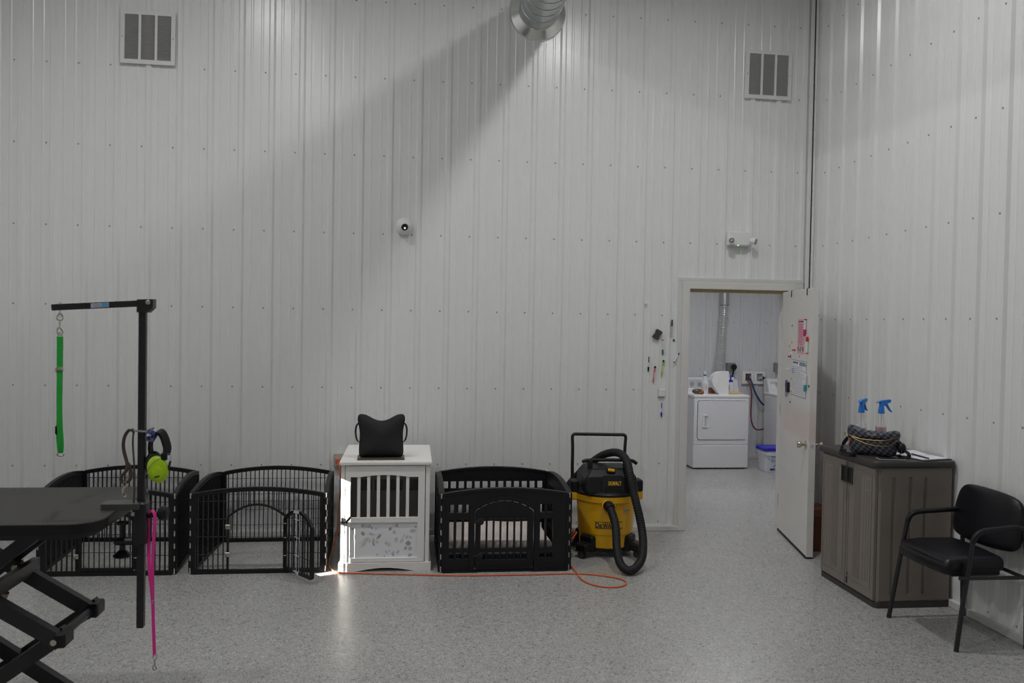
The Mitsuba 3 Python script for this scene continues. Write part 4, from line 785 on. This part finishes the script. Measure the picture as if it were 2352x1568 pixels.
# ------------------------------------------------------------------ grooming table, its arm and what hangs on it
home()
k = thing('grooming_table', 'black rubber topped grooming table on a scissor lift in the left foreground', 'grooming table')
tp = rrect(-5.50, -4.398, -3.665, -3.005, 0.10, 10)
part(k, 'tabletop', ext_z(tp.buffer(-0.006), 0.966, 0.981), RUB, smooth=False)
part(k, 'edge_trim', ext_z(tp.difference(tp.buffer(-0.008)), 0.946, 0.980), BLK, smooth=40)
part(k, 'underframe', ext_z(rrect(-5.48, -4.43, -3.645, -3.025, 0.09, 8), 0.924, 0.950), BLKM, smooth=40)
PV = (-4.547, 0.563)
for y in (-3.60, -3.30):
    part(k, 'lift_arm', bar((PV[0] + 0.015, y, PV[1] - 0.010), (-5.09, y, 0.905), 0.034, 0.052), BLKM, smooth=False)
    part(k, 'lift_arm', bar((-5.09, y + 0.036, PV[1]), (-4.63, y + 0.036, 0.930), 0.034, 0.046), BLKM, smooth=False)
    part(k, 'lift_arm', bar((PV[0] + 0.02, y + 0.036, PV[1] + 0.014), (-5.09, y + 0.036, 0.180), 0.034, 0.052), BLKM, smooth=False)
    part(k, 'lift_arm', bar((-5.09, y, PV[1] + 0.02), (-4.53, y, 0.185), 0.034, 0.052), BLKM, smooth=False)
    part(k, 'pivot_cap', [cb(PV[0] - 0.005, PV[0] + 0.034, y - 0.022, y + 0.060, PV[1] - 0.026, PV[1] + 0.026, 0.006)], BLK, smooth=False)
    for (x, z) in ((PV[0], PV[1]), (-5.07, PV[1]), (-4.81, 0.74), (-4.81, 0.38)): part(k, 'pivot_bolt', cyl((x, y - 0.034, z), (x, y + 0.06, z), 0.011, 12), NICKEL, 'shiny bolt end')
part(k, 'cross_shaft', cyl((PV[0], -3.60, PV[1]), (PV[0], -3.25, PV[1]), 0.016, 14), BLKM); part(k, 'cross_shaft', cyl((-5.07, -3.60, PV[1]), (-5.07, -3.25, PV[1]), 0.016, 14), BLKM)
part(k, 'cross_tie', bar((-4.76, -3.62, 0.735), (-4.76, -3.26, 0.735), 0.05, 0.025, (0, 0, 1)), BLKM, smooth=False)
part(k, 'lift_cylinder', [cyl((-4.80, -3.43, 0.68), (-4.92, -3.43, 0.40), 0.018, 16), cyl((-4.92, -3.43, 0.40), (-5.02, -3.43, 0.20), 0.028, 16)], mat('brass_dull', (0.30, 0.24, 0.15), 0.35, 0.8), 'dull brass coloured lift cylinder')
for y in (-3.62, -3.24): part(k, 'base_rail', cb(-5.22, -4.47, y - 0.025, y + 0.025, 0.125, 0.175, 0.004), BLKM, smooth=False)
for x in (-5.20, -4.50): part(k, 'base_beam', cb(x - 0.025, x + 0.025, -3.70, -3.16, 0.10, 0.128, 0.004), BLKM, smooth=False)
for x in (-5.20, -4.50):
    for y in (-3.66, -3.20): part(k, 'foot', cyl((x, y, 0.0), (x, y, 0.10), 0.022, 14), BLK)
# arm
YP = -3.40
k = thing('grooming_post', 'black square steel grooming post with a top arm clamped to the table', 'grooming post')
part(k, 'post', cb(-4.343, -4.317, YP - 0.013, YP + 0.013, 0.526, 1.735, 0.003), BLKM, smooth=False)
hb = Polygon([(-4.347, 1.712), (-4.308, 1.712), (-4.289, 1.730), (-4.289, 1.762), (-4.346, 1.760)])
part(k, 'corner_bracket', ext_xz(hb, YP - 0.020, YP + 0.020), BLKM, smooth=False)
part(k, 'bracket_bolt', [cyl((-4.305, YP - 0.026, 1.750), (-4.305, YP + 0.026, 1.750), 0.0065, 12), ring3((-4.305, YP - 0.023, 1.750), 0.0065, 0.0025, 'y', 16, 6)], NICKEL, 'bright bolt')
part(k, 'top_arm', bar((-4.650, YP, 1.7245), (-4.31, YP, 1.7475), 0.020, 0.0225, (0, 1, 0)), BLKM, smooth=False)
def on_arm(x): return 1.7245 + (x + 4.650) / 0.34 * 0.023
sl = 0.023 / 0.34
def armbox(x0, x1, dz0, dz1, d, m, name):
    b = ext_xz(Polygon([(x0, on_arm(x0) + dz0), (x1, on_arm(x1) + dz0), (x1, on_arm(x1) + dz1), (x0, on_arm(x0) + dz1)]), YP - 0.0100 - d, YP - 0.0095); part(k, name, b, m, smooth=False)
armbox(-4.512, -4.448, -0.0085, 0.0085, 0.0008, STICK, 'sticker'); armbox(-4.473, -4.450, -0.0070, 0.0070, 0.0012, STICKB, 'sticker_logo')
armbox(-4.503, -4.478, 0.0005, 0.0025, 0.0012, INKG, 'sticker_print'); armbox(-4.503, -4.476, -0.0045, -0.0025, 0.0012, INKG, 'sticker_print')
part(k, 'clamp_plate', ext_z(rrect(-4.462, -4.325, -3.452, -3.375, 0.012), 0.981, 1.003), mat('clamp_grey', (0.055, 0.054, 0.052), 0.5), smooth=40)
part(k, 'clamp_body', [cb(-4.356, -4.306, YP - 0.030, YP + 0.030, 0.842, 1.003, 0.006)], BLKM, smooth=False)
part(k, 'clamp_jaw', [cb(-4.425, -4.340, YP - 0.020, YP + 0.020, 0.842, 0.866, 0.006)], BLKM, smooth=False)
part(k, 'clamp_screw', [cyl((-4.398, YP, 0.812), (-4.398, YP, 0.922), 0.009, 12), cyl((-4.398, YP, 0.918), (-4.398, YP, 0.926), 0.022, 20)], BLKM)
part(k, 'clamp_knob', lathe([(0, 0.0), (0.030, 0.0), (0.033, 0.006), (0.018, 0.020), (0.010, 0.026), (0, 0.026)], 28).apply_transform(np.array([[1, 0, 0, -4.398], [0, 1, 0, YP], [0, 0, 1, 0.795], [0, 0, 0, 1.0]])), BLK, 'round black knob')
part(k, 'side_knob', [cyl((-4.306, YP, 0.948), (-4.262, YP, 0.955), 0.010, 12), lathe([(0, 0), (0.020, 0.0), (0.026, 0.008), (0.028, 0.020), (0.022, 0.032), (0, 0.034)], 28).apply_transform(np.array([[0, 0, 1, -4.268], [0, 1, 0, YP], [-1, 0, 0, 0.957], [0, 0, 0, 1.0]]))], BLK, 'black side knob')
part(k, 'side_bolt', cyl((-4.356, YP - 0.02, 0.962), (-4.350, YP - 0.032, 0.962), 0.008, 10), NICKEL)
part(k, 'hook_rod', [tube(spl([(-4.372, YP - 0.021, 1.268), (-4.362, YP - 0.022, 1.272), (-4.34, YP - 0.022, 1.271), (-4.31, YP - 0.022, 1.270), (-4.295, YP - 0.020, 1.275), (-4.283, YP - 0.018, 1.284)], 20), 0.0042, 8)], CHROME, 'chrome hook rod')
def snap(k, x, y, z, l, m=CHROME, s=1.0):
    """swivel snap hook hanging from (x, y, z), l long"""
    l = max(l, 0.076 * s)
    part(k, 'swivel', [ring3((x, y, z - 0.012 * s), 0.011 * s, 0.0030 * s, 'y', 20, 7), cyl((x, y, z - 0.024 * s), (x, y, z - 0.034 * s), 0.0050 * s, 10)], m)
    part(k, 'snap_hook', [tube(spl([(x, y, z - 0.034 * s), (x, y, z - l + 0.030 * s), (x + 0.004 * s, y, z - l + 0.020 * s), (x + 0.010 * s, y, z - l + 0.010 * s), (x, y, z - l), (x - 0.009 * s, y, z - l + 0.010 * s), (x - 0.006 * s, y, z - l + 0.028 * s)], 30), 0.0036 * s, 8), cyl((x, y, z - 0.040 * s), (x, y, z - l + 0.034 * s), 0.0058 * s, 10)], m)
YG = YP - 0.002
k = thing('noose_leash', 'bright green webbing grooming noose hanging from the end of the black top arm', 'leash')
part(k, 'eye_bolt', [cyl((-4.6235, YG, 1.742), (-4.6235, YG, 1.700), 0.0030, 8), ring3((-4.6235, YG, 1.697), 0.007, 0.0026, 'y', 18, 6), cyl((-4.6235, YG, 1.738), (-4.6235, YG, 1.743), 0.006, 8)], CHROME)
snap(k, -4.6235, YG, 1.700, 0.070)
part(k, 'ring', tube(np.array([(-4.633, YG, 1.621), (-4.6235, YG, 1.634), (-4.614, YG, 1.621)]), 0.0026, 6), CHROME)
part(k, 'webbing', strap(spl([(-4.6220, YG - 0.004, 1.618), (-4.6215, YG - 0.004, 1.50), (-4.6205, YG - 0.007, 1.38), (-4.6170, YG - 0.008, 1.27), (-4.6150, YG - 0.005, 1.215), (-4.6185, YG - 0.002, 1.186)], 40), (1, 0.25, 0), 0.019, 0.0025), GREEN)
part(k, 'webbing', strap(spl([(-4.6220, YG + 0.004, 1.618), (-4.6225, YG + 0.004, 1.50), (-4.6250, YG + 0.006, 1.38), (-4.6270, YG + 0.006, 1.27), (-4.6245, YG + 0.004, 1.215), (-4.6185, YG + 0.002, 1.186)], 40), (1, -0.2, 0), 0.019, 0.0025), GREEN)
part(k, 'slider', [cb(-4.636, -4.609, YG - 0.010, YG + 0.009, 1.492, 1.504, 0.002), bar((-4.632, YG - 0.010, 1.486), (-4.627, YG - 0.010, 1.506), 0.004, 0.004)], NICKEL, 'metal slider', False)
part(k, 'stop', cb(-4.637, -4.628, YG - 0.006, YG + 0.006, 1.255, 1.287, 0.003), BLK, 'black cord stop', False)
part(k, 'ring', tube(spl([(-4.631, YG, 1.184), (-4.627, YG, 1.177), (-4.6185, YG, 1.174), (-4.610, YG, 1.177), (-4.606, YG, 1.184)], 14), 0.0028, 6), CHROME)
k = thing('pink_leash', 'bright pink leash looped over the side knob of the grooming clamp', 'leash')
YL = YP - 0.022
part(k, 'webbing', strap(spl([(-4.305, YP + 0.004, 0.90), (-4.304, YP - 0.002, 0.935), (-4.298, YP - 0.006, 0.962), (-4.288, YP - 0.012, 0.970), (-4.278, YP - 0.017, 0.958), (-4.277, YL, 0.90), (-4.280, YL, 0.83), (-4.282, YL, 0.76), (-4.281, YL, 0.66), (-4.278, YL, 0.55), (-4.273, YL, 0.424)], 70), (1, 0.2, 0), 0.0115, 0.0022), PINK)
part(k, 'webbing', strap(spl([(-4.305, YP + 0.004, 0.90), (-4.303, YP - 0.004, 0.83), (-4.294, YP - 0.018, 0.74), (-4.285, YL + 0.003, 0.66), (-4.280, YL + 0.003, 0.60)], 40), (1, 0.2, 0), 0.0115, 0.0022), PINK)
part(k, 'ring', ring3((-4.277, YL - 0.001, 0.629), 0.0055, 0.0016, 'y', 14, 5), CHROME)
snap(k, -4.272, YL, 0.428, 0.058, NICKEL, 0.72)
k = thing('leather_leash', 'dark brown leash loop with chrome clips hanging from the rod beside the post', 'leash')
YD = YP - 0.028
part(k, 'strap', strap(spl([(-4.352, YD + 0.004, 1.268), (-4.362, YD, 1.277), (-4.374, YD, 1.268), (-4.384, YD - 0.003, 1.245), (-4.386, YD - 0.004, 1.21), (-4.380, YD - 0.004, 1.18), (-4.372, YD - 0.006, 1.15), (-4.374, YD - 0.008, 1.125), (-4.388, YD - 0.010, 1.108), (-4.392, YD - 0.008, 1.092), (-4.383, YD - 0.006, 1.079), (-4.370, YD - 0.003, 1.083), (-4.360, YD, 1.100), (-4.362, YD + 0.003, 1.125), (-4.372, YD + 0.004, 1.150)], 110), (0.8, 0.6, 0), 0.012, 0.0035), LEASH)
part(k, 'tail', strap(spl([(-4.352, YD + 0.004, 1.268), (-4.356, YD + 0.006, 1.24), (-4.352, YD + 0.008, 1.15), (-4.350, YD + 0.008, 1.05), (-4.354, YD + 0.008, 0.985)], 40), (1, 0.3, 0), 0.0065, 0.003), LEASH)
snap(k, -4.382, YD - 0.004, 1.083, 0.048, CHROME, 0.75)
part(k, 'tip', cyl((-4.388, YD - 0.005, 1.050), (-4.380, YD - 0.005, 1.062), 0.0045, 8), mat('copper', (0.75, 0.42, 0.28), 0.2, 1.0), 'copper coloured clip end')
# ear muffs
at(-4.262, YP - 0.035, 1.0)
k = thing('ear_muffs', 'ear muffs with a neon yellow cup and black headband hanging beside the grooming post', 'ear muffs')
part(k, 'headband', strap(spl([(-0.010, 0.012, 0.262), (0.004, 0.008, 0.268), (0.016, 0.006, 0.256), (0.026, 0.004, 0.232), (0.032, 0.002, 0.205), (0.028, 0.0, 0.184)], 36), (0.5, 1, 0.4), 0.030, 0.012), BLK2, smooth=50)
part(k, 'headband', strap(spl([(-0.010, 0.020, 0.262), (-0.028, 0.038, 0.250), (-0.040, 0.046, 0.222), (-0.040, 0.05, 0.185), (-0.034, 0.05, 0.165)], 30), (0.3, 1, 0.3), 0.022, 0.008), BLK2, smooth=50)
part(k, 'yoke', [cb(0.012, 0.036, -0.014, -0.004, 0.164, 0.192, 0.004)], BLK, smooth=False)
cup = ell((0, 0, 0), (0.038, 0.020, 0.051)); Rc = trimesh.transformations.rotation_matrix(math.radians(-10), (0, 1, 0)); cup.apply_transform(Rc); cup.apply_translation((0.0, -0.004, 0.130))
part(k, 'cup', cup, NEON, 'neon yellow oval ear cup', smooth=True)
cf = ell((0, 0, 0), (0.022, 0.004, 0.026)); cf.apply_transform(Rc); cf.apply_translation((0.006, -0.0225, 0.118)); part(k, 'cup_face', cf, NEON, smooth=True)
part(k, 'cup_print', [bar((-0.004, -0.0268, 0.104), (0.014, -0.0255, 0.109), 0.006, 0.001, (0, 0, 1))], INK, smooth=False)
part(k, 'cushion', [ell((-0.018, 0.016, 0.142), (0.034, 0.014, 0.046)), ell((-0.026, 0.040, 0.150), (0.030, 0.018, 0.042))], BLK, 'black ear cushions', smooth=True)
part(k, 'wire', [tube(spl([(-0.034, -0.010, 0.112), (-0.028, -0.022, 0.145), (-0.012, -0.024, 0.162), (0.010, -0.016, 0.172)], 16), 0.0012, 6), tube(spl([(0.036, -0.004, 0.150), (0.048, -0.004, 0.176), (0.040, -0.004, 0.188), (0.030, -0.006, 0.184)], 14), 0.0011, 6)], CHROME, 'thin steel wire')
part(k, 'pivot', bar((-0.040, -0.006, 0.098), (-0.030, -0.008, 0.122), 0.006, 0.006), BLK, smooth=False); part(k, 'pivot', bar((0.036, -0.004, 0.128), (0.046, -0.004, 0.160), 0.006, 0.006), BLK, smooth=False)
solo('patterned_strap', strap(spl([(-0.044, 0.004, 0.262), (-0.030, -0.010, 0.272), (-0.012, -0.010, 0.262), (-0.010, 0.000, 0.246), (-0.026, -0.002, 0.240), (-0.040, 0.006, 0.250)], 40), (0.3, 0.7, 0.6), 0.020, 0.003), GALAXY, 'blue and purple speckled strap on the rod above the ear muffs', 'strap')
home()
# ------------------------------------------------------------------ laundry room
k = thing('dryer', 'white clothes dryer seen through the doorway', 'dryer')
part(k, 'body', cb(0.0, 0.685, 2.845, 3.50, 0.012, 0.845, 0.012), APPL, smooth=False)
part(k, 'top', cb(-0.004, 0.690, 2.836, 3.50, 0.848, 0.886, 0.010), APPL, smooth=False)
part(k, 'toe_kick', cb(0.02, 0.665, 2.88, 3.48, 0.0, 0.02, 0.002), BLK, smooth=False)
part(k, 'lower_panel', cb(0.002, 0.683, 2.838, 2.85, 0.018, 0.289, 0.005), APPL, smooth=False)
part(k, 'upper_panel', cb(0.002, 0.683, 2.838, 2.85, 0.296, 0.846, 0.005), APPL, smooth=False)
part(k, 'door_gap', ext_xz(rrect(0.045, 0.648, 0.355, 0.822, 0.03), 2.8355, 2.84), INK, smooth=False)
d = part(k, 'door', ext_xz(rrect(0.049, 0.644, 0.359, 0.818, 0.028), 2.826, 2.84), APPL, smooth=False)
part(d, 'handle', [cb(0.106, 0.170, 2.812, 2.827, 0.500, 0.512, 0.003), cb(0.106, 0.170, 2.812, 2.827, 0.638, 0.650, 0.003), cb(0.106, 0.130, 2.816, 2.827, 0.50, 0.65, 0.003)], WHITEP, smooth=False)
part(d, 'handle_recess', cb(0.128, 0.154, 2.8225, 2.827, 0.512, 0.638, 0.001), APPG, smooth=False)
cp = Polygon([(3.335, 0.886), (3.50, 0.886), (3.50, 1.055), (3.40, 1.055)])
c = part(k, 'console', ext_yz(cp, 0.0, 0.685), APPL, smooth=False)
sp = Polygon([(3.352, 0.935), (3.385, 1.035), (3.378, 1.037), (3.345, 0.937)]); part(c, 'fascia', ext_yz(sp, 0.02, 0.66), APPG, smooth=False)
for x in (0.150, 0.245, 0.42): part(c, 'knob', [cyl((x, 3.372, 0.985), (x, 3.335, 0.975), 0.030, 24, 0.024)], CHROME, 'chrome dial')
at(0.195, 3.02, 0.886)
k = thing('clear_spray_bottle', 'translucent white spray bottle with a teal collar on the dryer', 'bottle')
part(k, 'bottle', lathe([(0, 0), (0.042, 0), (0.045, 0.008), (0.045, 0.115), (0.040, 0.14), (0.026, 0.17), (0.024, 0.215), (0, 0.215)], 28), JUG)
part(k, 'collar', lathe([(0, 0.212), (0.018, 0.212), (0.018, 0.235), (0, 0.235)], 20), mat('teal_collar', (0.02, 0.18, 0.20), 0.4), 'teal collar'); part(k, 'nozzle', lathe([(0, 0.234), (0.013, 0.234), (0.010, 0.262), (0.006, 0.275), (0, 0.276)], 16), WHITEP)
part(k, 'label', cb(-0.004, 0.008, -0.0465, -0.0445, 0.05, 0.10, 0.0003), PINKP, smooth=False)
home()
at(0.0, 2.96, 0.886)
k = thing('white_scoop', 'large white rounded plastic scoop standing on the dryer in front of the duct', 'scoop')
so = [(0.450, 0.0), (0.450, 0.280), (0.345, 0.272), (0.285, 0.250), (0.255, 0.215), (0.240, 0.165), (0.252, 0.115), (0.280, 0.075), (0.315, 0.03), (0.335, 0.0)]
part(k, 'shell', ext_xz(Polygon(so).buffer(-0.006).buffer(0.006), -0.06, 0.06), WHITEP, smooth=50)
k = thing('safety_goggles', 'amber tinted goggles lying on the dryer behind the white scoop', 'goggles')
part(k, 'lens', strap(spl([(0.225, 0.155, 0.040), (0.235, 0.10, 0.040), (0.285, 0.075, 0.040), (0.34, 0.075, 0.038)], 20), (0, 0, 1), 0.066, 0.006), AMBER)
part(k, 'frame', tube(spl([(0.222, 0.155, 0.007), (0.232, 0.098, 0.007), (0.285, 0.072, 0.007), (0.34, 0.072, 0.007)], 20), 0.006, 6), AMBER)
k = thing('safety_goggles', 'olive and brown goggles lying on the dryer left of the spray bottle', 'goggles')
part(k, 'lens', ell((0.075, -0.02, 0.035), (0.065, 0.03, 0.032)), OLIVE, smooth=True); part(k, 'frame', [ell((0.125, -0.03, 0.022), (0.030, 0.03, 0.026), 2), ell((0.105, -0.045, 0.018), (0.018, 0.012, 0.014), 2)], AMBER)
home()
at(0.52, 3.05, 0.886)
solo('writing_pad', cb(-0.09, 0.12, -0.10, 0.06, 0, 0.022, 0.003), MANILA, 'yellow pad lying on the right of the dryer top', 'pad', smooth=False)
at(0.528, 3.05, 0.908)
k = thing('squeeze_bottle', 'white squeeze bottle with a blue cap and spout on the yellow pad on the dryer', 'bottle')
part(k, 'bottle', lathe([(0, 0), (0.036, 0), (0.038, 0.006), (0.038, 0.10), (0.034, 0.116), (0.028, 0.122), (0, 0.122)], 28), JUG)
part(k, 'cap', lathe([(0, 0.12), (0.030, 0.12), (0.030, 0.145), (0, 0.147)], 24), LIDB, 'blue cap')
part(k, 'spout', [cyl((0.004, 0, 0.145), (0.006, 0, 0.205), 0.008, 12), tube(spl([(0.006, 0, 0.20), (0.02, -0.002, 0.205), (0.045, -0.004, 0.185), (0.062, -0.006, 0.165)], 14), 0.003, 6)], LIDB, 'blue spout')
part(k, 'label', [cb(-0.030 + 0.02 * i, -0.022 + 0.02 * i, -0.0365, -0.034, 0.03, 0.085, 0.0003) for i in (0,)], INKG, smooth=False)
home()
at(0.62, 3.22, 0.886)
k = thing('white_jug', 'white plastic jug behind the squeeze bottle on the dryer', 'jug')
part(k, 'body', trimesh.convex.convex_hull(np.array([(sx * w, sy * 0.05, z) for w, z in ((0.065, 0), (0.065, 0.06), (0.03, 0.175)) for sx in (-1, 1) for sy in (-1, 1)])), JUG, smooth=False); part(k, 'cap', cyl((0, 0, 0.17), (0, 0, 0.19), 0.018, 14), WHITEP)
home()
k = thing('vent_hose', 'shiny corrugated foil dryer vent hose rising behind the dryer', 'duct')
fp = spl([(0.622, 3.545, 1.97), (0.620, 3.54, 1.85), (0.605, 3.53, 1.65), (0.590, 3.51, 1.45), (0.570, 3.49, 1.28), (0.552, 3.48, 1.13), (0.545, 3.48, 1.0), (0.545, 3.49, 0.90)], 420)
part(k, 'flexible_hose', tube(fp, 0.050 + 0.006 * np.sin(np.arange(420) * 2 * math.pi / 11.0), 20), FOIL, smooth=True)
part(k, 'rigid_pipe', cyl((0.625, 3.545, 1.96), (0.625, 3.545, 2.70), 0.055, 28), GALV, 'smooth galvanised pipe'); part(k, 'clamp', ring3((0.623, 3.545, 1.975), 0.056, 0.006, 'z', 28, 6), INKG)
YW = 3.612
def ebox(x0, x1, z0, z1, label, socket=True):
    k = thing('outlet_box', label, 'outlet'); part(k, 'box', cb(x0, x1, YW - 0.05, YW + 0.018, z0, z1, 0.004), EBOX, smooth=False); return k
k = ebox(0.690, 0.802, 1.137, 1.237, 'grey metal outlet box with a round black plug behind the dryer')
part(k, 'plug', cyl((0.768, YW - 0.05, 1.187), (0.768, YW - 0.085, 1.187), 0.034, 22), BLK, 'round black plug'); part(k, 'cable', tube(spl([(0.766, YW - 0.07, 1.155), (0.760, YW - 0.05, 1.08), (0.75, YW - 0.04, 0.9)], 16), 0.010, 8), BLK)
k = ebox(1.327, 1.452, 1.132, 1.244, 'grey metal outlet box on the laundry wall above the washer')
part(k, 'socket', cb(1.375, 1.420, YW - 0.055, YW - 0.048, 1.16, 1.225, 0.002), MANILA, smooth=False); part(k, 'plug', rb(1.385, 1.425, YW - 0.085, YW - 0.05, 1.195, 1.225, 0.008), BLK); part(k, 'cable', tube(spl([(1.41, YW - 0.07, 1.20), (1.425, YW - 0.06, 1.12), (1.418, YW - 0.05, 0.98)], 16), 0.006, 8), BLK)
k = thing('washer_outlet_box', 'white twin recessed plumbing box on the laundry wall between the machines', 'plumbing box')
fr = sbox(0.900, 0.970, 1.206, 1.130).difference(sbox(0.942, 1.012, 1.022, 1.102)).difference(sbox(1.095, 1.012, 1.175, 1.102))
part(k, 'frame', ext_xz(fr, YW - 0.028, YW - 0.004), WHITEP, smooth=False); part(k, 'divider', cb(1.052, 1.056, YW - 0.0295, YW - 0.027, 0.972, 1.128, 0.001), GREYP, smooth=False)
part(k, 'recess', [cb(0.936, 1.028, YW - 0.006, YW + 0.014, 1.006, 1.108, 0.001)], mat('recess_brown', (0.10, 0.085, 0.075), 0.7), smooth=False); part(k, 'recess', [cb(1.089, 1.181, YW - 0.006, YW + 0.014, 1.006, 1.108, 0.001)], mat('recess_grey', (0.26, 0.27, 0.27), 0.6), smooth=False)
for x, m in ((0.962, REDH), (1.002, NICKEL)): part(k, 'valve', cyl((x, YW - 0.03, 1.03), (x, YW - 0.03, 1.075), 0.011, 10), m)
solo('water_hose', tube(spl([(0.962, YW - 0.03, 1.04), (0.968, YW - 0.06, 1.01), (0.985, YW - 0.10, 0.93), (0.985, YW - 0.13, 0.75), (0.975, YW - 0.15, 0.58), (0.990, YW - 0.17, 0.46), (1.04, YW - 0.17, 0.40), (1.10, YW - 0.16, 0.395), (1.16, YW - 0.12, 0.40)], 60), 0.009, 10), REDH, 'red water hose looping down between dryer and washer', 'hose', smooth=True)
solo('water_hose', tube(spl([(1.002, YW - 0.03, 1.04), (1.010, YW - 0.06, 1.00), (1.040, YW - 0.09, 0.89), (1.090, YW - 0.10, 0.79), (1.15, YW - 0.09, 0.72), (1.20, YW - 0.06, 0.70)], 50), 0.012, 10), BLUH, 'dark blue water hose running to the washer', 'hose', smooth=True)
k = thing('drain_hose', 'short white and black drain hose hooked from the plumbing box to the washer', 'hose')
part(k, 'hose', tube(spl([(1.115, YW - 0.03, 1.02), (1.125, YW - 0.05, 1.045), (1.155, YW - 0.07, 1.050), (1.185, YW - 0.07, 1.025), (1.20, YW - 0.06, 0.97), (1.20, YW - 0.05, 0.88)], 30), 0.014, 10), GREYP, smooth=True); part(k, 'cover', tube(spl([(1.150, YW - 0.075, 1.056), (1.178, YW - 0.075, 1.040), (1.198, YW - 0.068, 1.0)], 14), 0.017, 10), BLK2, 'black cover')
k = thing('washer', 'white washing machine partly hidden by the open door', 'washing machine')
part(k, 'body', cb(1.145, 1.825, 2.76, 3.46, 0.02, 0.845, 0.012), APPL, smooth=False); part(k, 'top', cb(1.140, 1.830, 2.75, 3.47, 0.845, 0.880, 0.010), APPL, smooth=False)
c = part(k, 'console', ext_yz(Polygon([(3.33, 0.88), (3.49, 0.88), (3.49, 1.048), (3.40, 1.048)]), 1.150, 1.82), APPL, smooth=False)
part(c, 'fascia', ext_yz(Polygon([(3.345, 0.912), (3.352, 0.910), (3.392, 1.012), (3.385, 1.014)]), 1.185, 1.80), APPG, smooth=False)
part(c, 'fascia_band', ext_yz(Polygon([(3.352, 0.936), (3.358, 0.934), (3.378, 0.985), (3.372, 0.987)]), 1.20, 1.80), WHITEP, smooth=False)
for x in (1.275, 1.48): part(c, 'knob', cyl((x, 3.37, 0.965), (x, 3.335, 0.955), 0.032, 20, 0.026), CHROME, 'chrome dial')
part(c, 'print', cb(1.29, 1.40, 3.338, 3.342, 0.918, 0.926, 0.0003), INK, smooth=False)
for x in (1.18, 1.79):
    for y in (2.79, 3.43): part(k, 'foot', cyl((x, y, 0), (x, y, 0.025), 0.02, 10), BLK)
at(0.930, 2.72, 0)
k = thing('detergent_bucket', 'white detergent bucket with a blue lid on the laundry floor by the open door', 'bucket')
def loft(secs):
    P = [np.c_[np.array(rrect(-a, a, -b, b, r, 6).exterior.coords)[:-1], np.full(28, 0.0)] for a, b, r, z in secs]
    n = len(P[0]); V = []; F = []
    for q, s in zip(P, secs): q = q[:n].copy(); q[:, 2] = s[3]; V.append(q)
    V = np.vstack(V + [[[0, 0, secs[0][3]]], [[0, 0, secs[-1][3]]]])
    for i in range(len(secs) - 1):
        for j in range(n): a, b = i * n + j, i * n + (j + 1) % n; F += [[a, b, b + n], [a, b + n, a + n]]
    for j in range(n): F += [[len(V) - 2, (j + 1) % n, j], [len(V) - 1, (len(secs) - 1) * n + j, (len(secs) - 1) * n + (j + 1) % n]]
    m = trimesh.Trimesh(V, F, process=True); m.fix_normals(); return m
part(k, 'pail', loft([(0.115, 0.095, 0.03, 0.001), (0.120, 0.100, 0.032, 0.01), (0.135, 0.115, 0.035, 0.215), (0.148, 0.128, 0.036, 0.218), (0.148, 0.128, 0.036, 0.235), (0.138, 0.118, 0.036, 0.238), (0.138, 0.118, 0.036, 0.255)]), JUG, smooth=40)
part(k, 'lid', loft([(0.150, 0.130, 0.036, 0.252), (0.156, 0.136, 0.038, 0.256), (0.158, 0.138, 0.038, 0.282), (0.150, 0.130, 0.036, 0.292), (0.120, 0.100, 0.03, 0.288)]), LIDB, 'blue lid', smooth=40)
part(k, 'handle', tube(spl([(-0.146, -0.06, 0.225), (-0.11, -0.128, 0.212), (0.0, -0.14, 0.206), (0.11, -0.128, 0.212), (0.146, -0.06, 0.225)], 30), 0.005, 8), WHITEP)
tilt = lambda z: -0.100 - 0.015 * (z - 0.01) / 0.205 - 0.0012
def lab(poly, m, name, d=0.0):
    poly = affinity.translate(poly, -0.045)
    g = ext_xz(poly, -0.0012 - d, 0.0); v = g.vertices.copy(); v[:, 1] += -0.1005 - 0.015 * (v[:, 2] - 0.01) / 0.205; g.vertices = v; part(k, name, g, m, smooth=False)
lab(unary_union([sbox(-0.010, 0.180, 0.075, 0.190)] + [sbox(-0.008, 0.168 - 0.018 * i, 0.09 - 0.02 * (i % 2), 0.173 - 0.018 * i) for i in range(4)]), TEALB, 'label_print')
wave = [(0.0 + 0.055, 0.060), (0.055 + 0.030, 0.050)]
lab(sbox(-0.020, 0.022, 0.094, 0.045), NAVYP, 'label_wave')
lab(unary_union([Point(0.058, 0.058).buffer(0.038), sbox(0.058, 0.022, 0.096, 0.062)]).difference(Point(0.050, 0.050).buffer(0.026)).intersection(sbox(-0.02, 0.022, 0.096, 0.1)), TEALB, 'label_wave', 0.0006)
lab(Point(0.050, 0.050).buffer(0.026).difference(Point(0.040, 0.056).buffer(0.022)), WHITEP, 'label_wave', 0.0009)
home()
for k_ in [k_ for k_, v_ in scene.items() if v_.get('type') == 'ply' and '__' not in k_ and k_ not in labels]: labels[k_] = {'kind': 'structure', 'label': k_}
